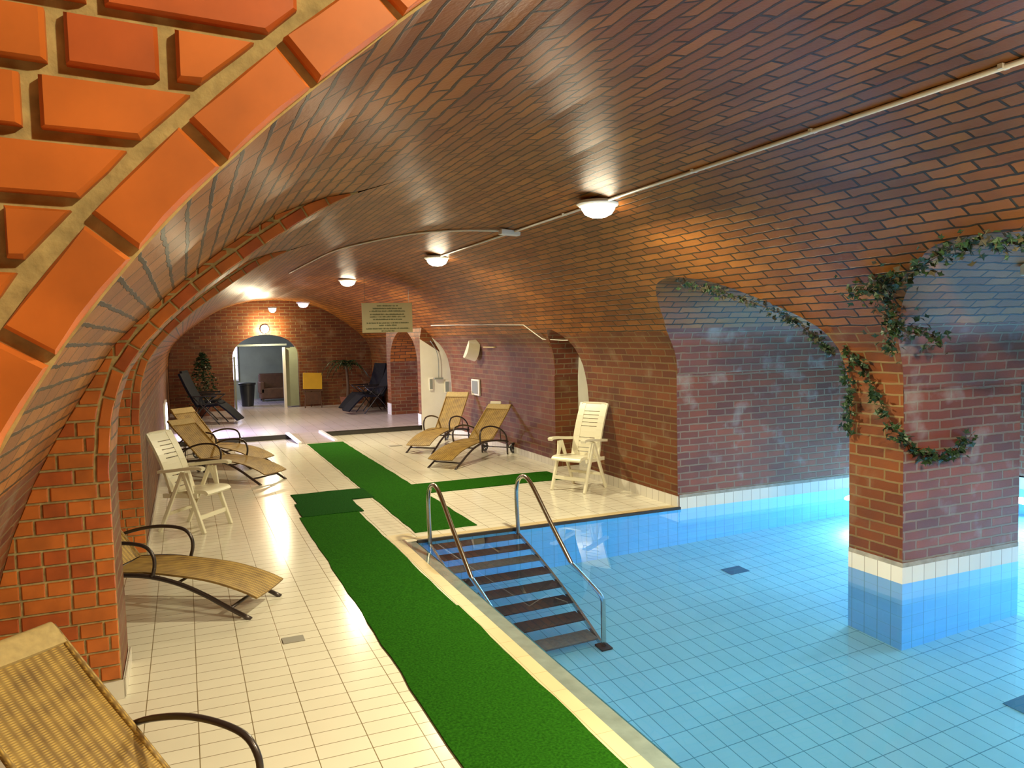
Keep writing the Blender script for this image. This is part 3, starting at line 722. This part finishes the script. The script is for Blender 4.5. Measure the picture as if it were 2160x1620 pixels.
def lounger(loc_, rz, ang, label, group='wicker sun loungers on the deck'):
    t = thing('sun_lounger', label, 'sun lounger', loc_, rz, group)
    W = .212
    sm = ribbon([(-.035, .140), (.08, .188), (.28, .245), (.5, .278), (.8, .300), (1.10, .290)], W, .014, .012).build('seat_mat', M['wicker'], t, smooth=True, auto=40)
    ca, sa = math.cos(ang), math.sin(ang); px, pz = 1.115, .292
    def bp(l, o=0): return (px + ca * l - sa * o, pz + sa * l + ca * o)
    bk = ribbon([bp(.0), bp(.2, -.006), (bp(.45, -.010)), bp(.70, -.004), bp(.80, .0)], W - .004, .014, .010).build('backrest', M['wicker'], t, smooth=True, auto=40)
    bd = ribbon([bp(.70, .004), bp(.75, .006), bp(.80, .006), bp(.815, -.006)], W - .002, .022, .004).build('head_band', M['band'], bk, smooth=True, auto=40)
    bd['label'] = 'plain beige band at the top'
    for s in (-1, 1):
        e = MB().tube([(bp(0)[0], s * W, bp(0)[1]), (bp(.4)[0], s * W, bp(.4)[1]), (bp(.80)[0], s * W, bp(.80)[1])], .013, 8, smooth=3).build('backrest_edge', M['wicker'], bk, smooth=True)
        y = s * .236
        MB().tube([(0, y, .0), (.18, y, .085), (.34, y, .165), (.53, y, .238), (.74, y, .282), (.97, y, .288), (1.25, y, .262), (1.48, y, .225), (1.57, y, .205)], .0165, 10, smooth=4).build('side_rail', M['frame'], t, smooth=True)
        MB().tube([(1.545, y, .215), (1.55, y, .1), (1.555, y, 0)], .0150, 8, smooth=2).build('leg', M['frame'], t, smooth=True)
        ya = s * .245
        MB().tube([(.715, ya, .285), (.695, ya, .36), (.70, ya, .43), (.745, ya, .49), (.83, ya, .515), (.98, ya, .518), (1.15, ya, .490), (1.33, ya, .430), (1.48, ya, .33), (1.53, ya, .225)], .0135, 10, smooth=4).build('armrest', M['frame'], t, smooth=True)
        wh = MB(); wy = s * .268
        wh.lathe([(.062, -.014), (.085, -.014), (.088, 0), (.085, .014), (.062, .014), (.060, 0), (.062, -.014)], (1.69, wy, .088), 22, 'y')
        wh.lathe([(.004, -.018), (.018, -.018), (.018, .018), (.004, .018)], (1.69, wy, .088), 12, 'y')
        for k in range(5):
            a = 2 * PI * k / 5; wh.beam((1.69, wy, .088), (1.69 + .064 * math.cos(a), wy, .088 + .064 * math.sin(a)), .012, .010)
        wh.build('wheel', M['black'], t, smooth=False)
    for nm, a, b2, r_ in (('cross_bar', (.15, -.23, .072), (.15, .23, .072), .012), ('cross_bar', (1.55, -.235, .21), (1.55, .235, .21), .014), ('wheel_axle', (1.69, -.27, .088), (1.69, .27, .088), .009),
                          ('axle_arm', (1.56, -.2, .205), (1.69, -.2, .088), .009), ('axle_arm', (1.56, .2, .205), (1.69, .2, .088), .009), ('cross_bar', (1.115, -.235, .275), (1.115, .235, .275), .012), ('cross_bar', (.55, -.235, .235), (.55, .235, .235), .010)):
        MB().tube([a, b2], r_, 8).build(nm, M['frame'], t, smooth=True)
    b0 = bp(.42, -.014)
    for s in (-1, 1): MB().tube([(b0[0], s * .15, b0[1]), (1.50, s * .15, .225)], .008, 6).build('back_strut', M['frame'], t)
    return t
lounger((.462, 2.155, 0), 2.296, math.radians(36.5), 'nearest wicker sun lounger, its woven back filling the bottom left corner')
lounger((.468, 5.747, 0), 2.602, math.radians(52), 'wicker sun lounger half hidden behind the left brick arch pier')
lounger((1.048, 10.874, 0), 2.29, math.radians(39), 'shaded wicker sun lounger directly behind the left white chair')
lounger((1.038, 12.313, 0), 2.29, math.radians(44), 'farthest wicker sun lounger on the left, beside the raised floor step')
lounger((3.38, 10.72, 0), .67, math.radians(37), 'wicker sun lounger by the right wall, nearer to the right white chair')
lounger((3.508, 12.334, 0), .826, math.radians(47), 'wicker sun lounger by the right wall, in front of the white recess')
# folded pale towel hanging over the head end of one lounger
tw = MB().box((0, 0, 0), (.035, .20, .05), Matrix.Rotation(.3, 3, 'Y'), bev=.01).build('towel', M['plastic']); tag(tw, 'small pale folded towel on top of the right wall lounger', 'towel')
_a = .67; _l = 1.115 + .80 * math.cos(math.radians(37)) + .01; _z = .292 + .80 * math.sin(math.radians(37)) + .035
tw.location = (3.38 + math.cos(_a) * _l - math.sin(_a) * .08, 10.72 + math.sin(_a) * _l + math.cos(_a) * .08, _z); tw.rotation_euler = (0, 0, _a)

# ------------------------------------------------------------------ white folding garden chairs
def garden_chair(loc_, rz, label, hw=.235, L=.50, bx=.66, bz=1.02, az=.62):
    # +X points from the front feet to the rear feet
    t = thing('garden_chair', label, 'chair', loc_, rz)
    sz = .40
    # seat
    sp = [(-.03, sz - .015), (.0, sz + .012), (.1, sz + .016), (.25, sz), (.42, sz - .015)]
    ribbon(sp, hw - .03, .035, .006).build('seat', M['plastic'], t, smooth=True, auto=35)
    # backrest with slots: rails + slats
    x0, z0 = .40, sz - .03; x1, z1 = bx, bz
    d = Vector((x1 - x0, 0, z1 - z0)); Lb = d.length; d.normalize(); nn = Vector((-d.z, 0, d.x))
    bk = MB()
    def pt(l, y, o=0):
        cv = .03 * math.sin(PI * l / Lb)
        p = Vector((x0, 0, z0)) + d * l - nn * (o - cv); return (p.x, y, p.z)
    wt = hw - .035
    for s in (-1, 1):
        for k in range(8):
            a, b2 = Lb * k / 8, Lb * (k + 1) / 8
            bk.beam(pt(a, s * (wt - .045)), pt(b2, s * (wt - .045)), .09, .028)
    slots = [.10, .17, .28, .35, .56, .63, .70, .77, .84]
    edges = [0.02] + sorted(slots) + [Lb / Lb * .985]
    for a, b2 in zip(edges, edges[1:]):
        l0, l1 = a * Lb + .005, b2 * Lb - .005
        m_ = (l0 + l1) / 2
        bk.beam(pt(l0, 0), pt(m_, 0), 2 * wt - .17, .020); bk.beam(pt(m_, 0), pt(l1, 0), 2 * wt - .17, .020)
    bk.tube([pt(Lb * .97, -wt + .03), pt(Lb * .995, -wt + .05), pt(Lb * 1.0, 0), pt(Lb * .995, wt - .05), pt(Lb * .97, wt - .03)], .018, 8, smooth=3)
    o = bk.build('backrest', M['plastic'], t, smooth=False)
    MB().box(pt(Lb * .455, 0, .012), (.012, .07, .022)).build('grip_slot', M['black'], o)
    for s in (-1, 1):
        y = s * hw
        MB().beam((.0, y, .0), (.215, y, az - .03), .030, .042, bev=.006).build('front_leg', M['plastic'], t)
        MB().beam((L, y, .0), (.225, y, az - .03), .028, .040, bev=.006).build('rear_leg', M['plastic'], t)
        ar = ribbon([(-.02, az + .005), (.02, az + .018), (.15, az + .012), (.32, az - .01), (.50, az - .03)], .030, .030)
        ar.v = [(a, b2 + y, c) for a, b2, c in ar.v]; ar.build('armrest', M['plastic'], t, smooth=True, auto=35)
        MB().beam((.06, y * .96, sz - .02), (.47, y * .96, sz - .03), .022, .045, bev=.004).build('seat_rail', M['plastic'], t)
        MB().beam((.13, y * .93, sz), (.17, y, az - .03), .02, .035).build('arm_strut', M['plastic'], t)
    MB().beam((.055, -hw, .155), (.055, hw, .155), .045, .022, side=(0, 0, 1), bev=.004).build('front_brace', M['plastic'], t)
    MB().beam((L - .08, -hw, .18), (L - .08, hw, .18), .035, .020, side=(0, 0, 1), bev=.004).build('rear_brace', M['plastic'], t)
    return t
garden_chair((.245, 8.433, 0), 2.479, 'white plastic folding armchair on the left, beside the brick arch', .218, .52, .67, .99, .645)
garden_chair((4.224, 8.343, 0), .505, 'white plastic folding armchair on the right, against the brick wall', .239, .488, .64, 1.03, .62)

# ------------------------------------------------------------------ ceiling lamps, conduits
def vault_z(x): return vz(x)
def ceiling_lamp(x, y, label, power=200, r=.13, mg='glow', zoff=0.0):
    z = vault_z(x) - zoff
    t = thing('ceiling_lamp', label, 'lamp', (x, y, z), 0, 'ceiling lamps along the vault')
    MB().lathe([(0, 0), (r * 1.25, 0), (r * 1.3, -.02), (r * 1.15, -.035), (r, -.035)], n=24).build('lamp_base', M['conduit'], t, smooth=True, auto=40)
    MB().lathe([(r, -.035), (r * .98, -.06), (r * .8, -.095), (r * .45, -.118), (0, -.125)], n=24).build('lamp_glass', M[mg], t, smooth=True)
    if power:
        light('lamp_light', 'AREA', (x, y, z - .135), WARM, power, .16)
    return t
ceiling_lamp(3.0, 5.32, 'bright round ceiling lamp, nearest one, with the conduit running to it', 140)
ceiling_lamp(3.0, 9.45, 'bright round ceiling lamp, second from the viewer, beyond the junction box', 85)
ceiling_lamp(2.75, 13.95, 'glaring round ceiling lamp left of the hanging text board', 120)
ceiling_lamp(1.86, 18.0, 'small far ceiling lamp above the raised floor', 60, .08, zoff=.32)
ceiling_lamp(2.39, 17.0, 'white far ceiling lamp with a dull opal glass', 0, .11, 'opal', zoff=.28)
# lamps in the parts of the vault beside and behind the viewer
ceiling_lamp(3.0, 1.45, 'ceiling lamp above the near end of the pool', 300)
t = ceiling_lamp(1.3, -.6, 'ceiling lamp in the entrance hall', 0, zoff=-.64)
light('lamp_light', 'POINT', (1.3, -.6, 3.35), (1.0, .86, .5), 220, .05)
# wall lamp above the doorway
t = thing('wall_lamp', 'bright lamp on the end wall just above the arched doorway', 'lamp', (2.03, 21.78, 2.23))
MB().lathe([(0, 0), (.11, 0), (.11, -.04), (.0, -.04)], n=20, axis='y').build('lamp_base', M['conduit'], t)
MB().lathe([(.10, -.04), (.09, -.08), (.05, -.12), (0, -.13)], n=20, axis='y').build('lamp_glass', M['glow'], t, smooth=True)
light('lamp_light', 'POINT', (2.03, 21.5, 2.2), WARM, 110, .04)

def on_vault(x, y, d=.012): return (x, y, vault_z(x) - d)
cd = thing('conduit', 'long straight white conduit under the vault, leading to the nearest lamp', 'conduit', on_vault(3.0, 3.0))
o = MB().tube([Vector(on_vault(3.0, 1.2)) - cd.location, Vector(on_vault(3.0, 6.95)) - cd.location], .0125, 8).build('conduit_pipe', M['conduit'], cd, smooth=True)
for yy in (2.1, 3.1, 4.1, 5.9):
    MB().box(Vector(on_vault(3.0, yy, .010)) - cd.location, (.045, .02, .02)).build('clip', M['conduit'], cd)
jb = MB().box((2.97, 7.02, vault_z(2.97) - .025), (.20, .09, .05), Matrix.Rotation(.05, 3, 'Y'), bev=.006).build('junction_box', M['conduit']); tag(jb, 'small white junction box on the vault where the conduits meet', 'junction box')
cb = MB(); pts = [on_vault(a, b2) for a, b2 in ((2.90, 7.1), (2.563, 7.45), (2.259, 7.95), (1.9, 8.6), (1.69, 9.3), (1.58, 10.5), (1.5, 12.0))]
o = cb.tube(pts, .011, 8, smooth=4).build('conduit', M['conduit'], smooth=True); tag(o, 'curved white conduit branching left from the junction box', 'conduit')
o = MB().tube([on_vault(3.0, 7.05), on_vault(3.0, 9.35)], .012, 8).build('conduit', M['conduit'], smooth=True); tag(o, 'short white conduit between the junction box and the second lamp', 'conduit')
def on_right(z, y, d=.01):
    tab = arc_tab(MAIN); s = s_right_at(tab, z); p = at_s(tab, s); return (p[0] - d, y, p[1])
pts = [on_right(2.14, 14.6), on_right(2.12, 13.2), on_right(2.09, 11.6), on_right(2.06, 10.33), on_right(1.95, 10.22), on_right(1.85, 10.08), (4.84, 9.65, 1.83), on_right(1.832, 9.30, .02)]
o = MB().tube(pts, .007, 6).build('cable', M['conduit']); tag(o, 'thin white cable along the upper right wall to the brick recess', 'cable')

# ------------------------------------------------------------------ hanging sign board
sg = thing('sign_board', 'pale greenish hanging board with rows of faded text', 'sign', (3.215, 13.0, 2.26))
MB().box((0, 0, 0), (.87, .012, .50), bev=.003).build('board', M['sign'], sg)
rr = random.Random(3)
rows = [(.20, .36), (.155, .50), (.11, .62), (.055, .60), (.015, .62), (-.03, .50), (-.09, .72), (-.13, .30), (-.185, .74), (-.225, .22)]
for z, wd in rows:
    n = int(wd / .009); up = []; dn = []; gap = 0
    for k in range(n + 1):
        if gap <= 0 and rr.random() < .12: gap = 1
        h = .0015 if gap > 0 else rr.choice((.006, .010, .012, .014)); gap -= 1; g = .0015 if h < .002 else rr.choice((.010, .010, .011))
        x = -wd / 2 + k * .009
        up += [(x, h), (x + .007, h)]; dn += [(x, -g), (x + .007, -g)]
    ln = MB(); m_ = len(up); V = [(a, -.0075, z + b2) for a, b2 in up] + [(a, -.0075, z + b2) for a, b2 in dn]
    ln.add(V, [(k, k + 1, m_ + k + 1, m_ + k) for k in range(m_ - 1)]); ln.build('text_line', M['ink'], sg)
for s in (-1, 1): MB().tube([(s * .38, 0, .25), (s * .38, 0, vault_z(3.215 + s * .38) - 2.26)], .003, 5).build('hanging_wire', M['grille'], sg)

# ------------------------------------------------------------------ right wall fittings
wlp = thing('wall_uplighter', 'cream scoop shaped wall lamp tilted on the right brick wall', 'lamp', (4.83, 13.04, 1.68))
q = MB(); n = 14; V = []
for i in range(n + 1):
    a = PI * i / n; V.append((-.02, .27 * math.cos(a), -.17 * math.sin(a)))
for i in range(n + 1):
    a = PI * i / n; V.append((-.20, .22 * math.cos(a), -.10 * math.sin(a) + .02))
F = [(i, i + 1, n + 2 + i, n + 1 + i) for i in range(n)] + [tuple(range(n + 1, 2 * n + 2)), tuple(reversed(range(n + 1))), (0, n + 1, 2 * n + 1, n)]
q.add(V, F); o = q.build('lamp_shade', M['plastic'], wlp); o.rotation_euler = (math.radians(-42), 0, 0)
o = MB().box((0.0, 0, 0), (.04, .16, .08)).build('wall_bracket', M['conduit'], wlp)
st_ = MB().box((4.80, 12.35, 1.72), (.03, .5, .022)).build('wall_batten', M['band']); tag(st_, 'short yellowish batten fixed on the wall beside the cream wall lamp', 'batten')
def grille(y, z, wdt, h, label, loc_=None, axis='x', x=4.875):
    t = thing('vent_grille', label, 'vent', (x, y, z), 0, 'vent grilles')
    if axis == 'x':
        MB().box((0, 0, 0), (.03, wdt, h), bev=.003).build('vent_frame', M['conduit'], t); MB().box((-.014, 0, 0), (.012, wdt * .72, h * .8)).build('louvre', M['grille'], t)
    else:
        MB().box((0, 0, 0), (wdt, .03, h), bev=.003).build('vent_frame', M['conduit'], t); MB().box((0, -.014, 0), (wdt * .72, .012, h * .8)).build('louvre', M['grille'], t)
grille(13.26, .985, .40, .29, 'grey vent grille with pale frame on the brick wall, below the cream lamp')
grille(15.335, .95, .085, .26, 'grey vent grille, left one in the white recess', axis='y', x=4.66)
grille(15.335, .88, .10, .26, 'grey vent grille, right one in the white recess, at its brick edge', axis='y', x=5.0)
sh = thing('wall_shower', 'thin pipe with a short cross head in the white recess', 'shower', (4.82, 15.30, 1.06))
MB().tube([(-.16, 0, .78), (-.05, 0, .60), (.0, 0, .40), (.0, 0, 0)], .008, 6, smooth=3).build('pipe', M['grille'], sh, smooth=True)
MB().box((.0, 0, 0), (.19, .04, .035), bev=.006).build('cross_head', M['grille'], sh)
fx = MB().box((5.26, 3.50, 2.285), (.05, .06, .09), bev=.01).build('bay_fixture', M['plastic']); tag(fx, 'small white box high up under the bay vault at the right picture edge', 'fixture')

# ------------------------------------------------------------------ pool lamp niches
for k, (yy, lab) in enumerate(((5.9, 'glowing round underwater lamp on the far pool wall, farther one'), (3.0, 'glowing round underwater lamp on the far pool wall, nearer one'))):
    o = MB(); o.lathe([(0, -.01), (.14, -.01), (.16, 0), (.16, .02)], (0, 0, 0), 20, 'z'); o = o.build('underwater_lamp', M['poolglow']); o.location = (8.965, yy, -.62); o.rotation_euler = (0, math.radians(90), 0)
    tag(o, lab, 'lamp', 'underwater lamps')

# ------------------------------------------------------------------ ivy garlands
def leaf_poly(r):
    return [(0, 0, 0), (.45 * r, -.55 * r, .05 * r), (.62 * r, -.12 * r, .02 * r), (1.05 * r, 0, -.10 * r), (.62 * r, .12 * r, .02 * r), (.45 * r, .55 * r, .05 * r)]
def garland(name_label, path, n_, spread, seed, mats=('leaf',), rs=(.030, .055), normal=(-1, 0, 0)):
    t = thing('ivy_garland', name_label, 'ivy', path[0][0] if isinstance(path[0][0], tuple) else path[0]); base = Vector(t.location)
    strands = path if isinstance(path[0][0], tuple) else [path]
    rr = random.Random(seed); lv = MB(); stm = MB(); nv = Vector(normal)
    tot = sum(sum((Vector(b2) - Vector(a)).length for a, b2 in zip(s, s[1:])) for s in strands)
    for s in strands:
        P = catmull([Vector(p) for p in s], 6)
        stm.tube([p - base for p in P], .004, 5)
        Ls = sum((b2 - a).length for a, b2 in zip(P, P[1:])); k = int(n_ * Ls / tot)
        for i in range(k):
            f = rr.random() * (len(P) - 1); a = int(f); p = P[a].lerp(P[a + 1], f - a)
            dns = .6 + .4 * math.sin(a * 1.3 + seed)
            p = p + Vector((rr.gauss(0, spread), rr.gauss(0, spread), rr.gauss(0, spread * 1.1))) * dns + nv * .03
            R = Matrix.Rotation(rr.uniform(0, 2 * PI), 3, 'Z') @ Matrix.Rotation(rr.uniform(-1.2, 1.2), 3, 'Y') @ Matrix.Rotation(rr.uniform(-1.2, 1.2), 3, 'X')
            sc = rr.uniform(*rs); L = [R @ Vector(q_) + p - base for q_ in leaf_poly(sc)]
            lv.add(L, [(0, 1, 2), (0, 2, 3), (0, 3, 4), (0, 4, 5)], mi=rr.randrange(len(mats)))
    stm.build('vine_stem', M['stem'], t); lv.build('foliage', [M[m_] for m_ in mats], t)
    return t
garland('thin ivy garland hung along the edge of the farther pool arch', [on_vault(4.19, 5.93, .03), on_vault(4.27, 5.60, .03), on_vault(4.39, 5.36, .03), on_vault(4.56, 5.04, .03), on_vault(4.68, 4.90, .03), on_vault(4.78, 4.80, .03), (4.82, 4.74, 1.72)], 330, .032, 3, ('leaf', 'leaf_brown', 'leaf_brown'))
arch2 = [(4.62, 4.02, 1.72), (4.60, 3.98, 1.92), (4.52, 3.93, 2.06), (4.36, 3.86, 2.18), (4.30, 3.70, 2.20), (4.22, 3.42, 2.30), (4.14, 3.18, 2.36), (4.10, 2.95, 2.36), (4.10, 2.70, 2.34), (4.12, 2.45, 2.28)]
garland('dark ivy garland massed along the nearer pool arch at the right', [arch2, [(4.36, 3.86, 2.18), (4.32, 3.98, 2.16), (4.30, 4.08, 2.16)], [(4.60, 3.98, 1.92), (4.72, 3.95, 1.90), (4.86, 3.92, 1.86), (4.98, 3.90, 1.78)]], 850, .055, 5, ('leaf', 'leaf', 'leaf_brown'), (.03, .06))
garland('green ivy garland draped down the face of the brick pier', [[(4.86, 4.61, 1.80), (4.86, 4.63, 1.6), (4.87, 4.61, 1.32), (4.87, 4.62, 1.04)], [(4.86, 4.61, 1.80), (4.86, 4.48, 1.58), (4.86, 4.36, 1.40), (4.86, 4.26, 1.24), (4.86, 4.14, 1.12), (4.97, 4.11, 1.02), (5.14, 4.11, .93), (5.33, 4.11, .92), (5.48, 4.11, .98), (5.58, 4.11, 1.07)]], 420, .028, 9, ('leaf',), (.035, .065))

# ------------------------------------------------------------------ far end furniture
def tree(name, label, x, y, z, h, r, seed, cone=1.0, trunk=.25):
    t = thing(name, label, 'plant', (x, y, z)); rr = random.Random(seed)
    MB().lathe([(0, 0), (.13, 0), (.17, .24), (.15, .24), (.14, .20), (0, .20)], n=18).build('pot', M['terracotta'], t, smooth=True, auto=35)
    MB().tube([(0, 0, .2), (.02, .01, h * .5), (0, 0, h * .95)], .015, 6, smooth=3).build('trunk', M['stem'], t)
    lv = MB()
    for i in range(900):
        zz = trunk + (h - trunk) * rr.random() ** .8; k = (1 - (zz - trunk) / (h - trunk)) ** .5 * r * cone; a = rr.uniform(0, 2 * PI); q_ = k * rr.random() ** .5
        p = Vector((q_ * math.cos(a), q_ * math.sin(a), zz))
        R = Matrix.Rotation(rr.uniform(0, 6.3), 3, 'Z') @ Matrix.Rotation(rr.uniform(-1.3, 1.3), 3, 'Y')
        lv.add([R @ Vector(v) + p for v in leaf_poly(rr.uniform(.05, .09))], [(0, 1, 2), (0, 2, 3), (0, 3, 4), (0, 4, 5)])
    lv.build('foliage', M['leaf'], t); return t
tree('potted_tree', 'bushy dark potted tree against the left of the end wall', .42, 20.6, .09, 1.55, .42, 2)
pm = thing('potted_palm', 'small potted palm with drooping fronds at the end wall', 'plant', (3.98, 20.75, .09))
MB().lathe([(0, 0), (.16, 0), (.21, .30), (.19, .30), (.18, .26), (0, .26)], n=18).build('pot', M['terracotta'], pm, smooth=True, auto=35)
MB().tube([(0, 0, .2), (.02, 0, .6), (-.01, 0, 1.12)], [.05, .03], 8, smooth=3).build('trunk', M['stem'], pm, smooth=True)
fr = MB(); rr = random.Random(4)
for k in range(15):
    a = 2 * PI * k / 15 + rr.uniform(-.2, .2); L = rr.uniform(.52, .70); up = rr.uniform(.10, .32); prev = None
    for i in range(9):
        f = i / 8; p = Vector((math.cos(a) * L * f, math.sin(a) * L * f, 1.12 + up * math.sin(f * 2.2) - .42 * f * f))
        if prev is not None:
            d = (p - prev).normalized(); sd = d.cross(Vector((0, 0, 1))).normalized(); wd = .13 * math.sin(PI * min(1, f + .12))
            for s in (-1, 1): fr.face([prev, p, p + sd * s * wd + d * .05 - Vector((0, 0, .045))]); 
        prev = p
fr.build('fronds', M['leaf'], pm)
def recliner(loc_, rz, label, back=62, fold=False):
    t = thing('garden_recliner', label, 'recliner chair', loc_, rz, 'dark folding recliners at the far end'); a = math.radians(back)
    px, pz = .45, .42
    bx = (px + .80 * math.cos(a), pz + .80 * math.sin(a))
    ribbon([(px, pz), ((px + bx[0]) / 2 + .02, (pz + bx[1]) / 2), bx], .26, .05, .01).build('backrest', M['darkfab'], t, smooth=True, auto=40)
    ribbon([(-.02, .44), (.2, .42), (px, pz)], .26, .05, .01).build('seat', M['darkfab'], t, smooth=True, auto=40)
    if not fold: ribbon([(-.42, .08), (-.22, .28), (-.04, .43)], .25, .035).build('footrest', M['darkfab'], t, smooth=True, auto=40)
    for s in (-1, 1):
        y = s * .30
        MB().tube([(-.05, y, 0), (.25, y, .35), (.50, y, .62)], .013, 7, smooth=2).build('leg', M['black'], t, smooth=True)
        MB().tube([(.62, y, 0), (.35, y, .35), (.02, y, .62)], .013, 7, smooth=2).build('leg', M['black'], t, smooth=True)
        MB().box((.25, y, .635), (.52, .05, .03), bev=.01).build('armrest', M['black'], t)
    return t
recliner((3.98, 18.95, .09), math.radians(8), 'dark recliner chair at the end on the right, nearest to the brick pier')
recliner((4.05, 19.75, .09), math.radians(20), 'dark recliner chair behind the other one, next to the palm', 70)
recliner((.72, 18.5, .09), math.radians(160), 'dark recliner chair on the left of the raised floor, nearer one', 64)
recliner((.70, 19.6, .09), math.radians(165), 'dark recliner chair beside the potted tree, farther left one', 68)
wd = thing('wooden_cabinet', 'low brown wooden chest beside the far right recliner', 'chest', (4.66, 20.75, .09))
MB().box((0, 0, .33), (.36, .7, .66), bev=.012).build('body', M['wood'], wd); MB().box((0, 0, .675), (.40, .74, .03), bev=.008).build('lid', M['wood'], wd)
ea = thing('easel_board', 'yellow board leaning on a dark wooden easel stand', 'sign', (3.15, 21.3, .09), 0)
o = MB().box((.0, -.07, .72), (.50, .02, .44), Matrix.Rotation(math.radians(-10), 3, 'X') @ Matrix.Rotation(math.radians(3), 3, 'Y'), bev=.004).build('yellow_board', M['yellow'], ea)
for s in (-1, 1): MB().beam((s * .22, -.10, 0), (s * .16, .02, .98), .035, .025).build('leg', M['wood'], ea)
MB().beam((0, .30, 0), (0, .03, .95), .03, .025, side=(1, 0, 0)).build('leg', M['wood'], ea)
MB().box((0, -.07, .47), (.52, .06, .03)).build('ledge', M['wood'], ea)
MB().box((0, -.06, .26), (.42, .02, .34)).build('lower_panel', M['wood'], ea)
# far room
tb = thing('waste_bin', 'tall dark waste bin just inside the far room', 'bin', (1.62, 23.2, .07))
MB().lathe([(0, 0), (.16, 0), (.21, .62), (.19, .62), (.15, .03), (0, .03)], n=20).build('body', M['black'], tb, smooth=True, auto=35); MB().lathe([(.215, .60), (.235, .61), (.235, .66), (.20, .665), (.0, .68)], n=20).build('lid', M['black'], tb, smooth=True, auto=35)
sf = thing('sofa', 'dark brown sofa standing in the far room', 'sofa', (2.75, 24.9, .07))
MB().box((0, 0, .24), (1.3, .7, .34), bev=.04).build('seat', M['wood'], sf); MB().box((0, .3, .58), (1.3, .18, .5), bev=.05).build('backrest', M['wood'], sf)
for s in (-1, 1): MB().box((s * .6, 0, .42), (.16, .7, .38), bev=.04).build('armrest', M['wood'], sf)
for s in (-1, 1):
    for r in (-1, 1): MB().box((s * .58, r * .28, .035), (.06, .06, .07)).build('leg', M['black'], sf)
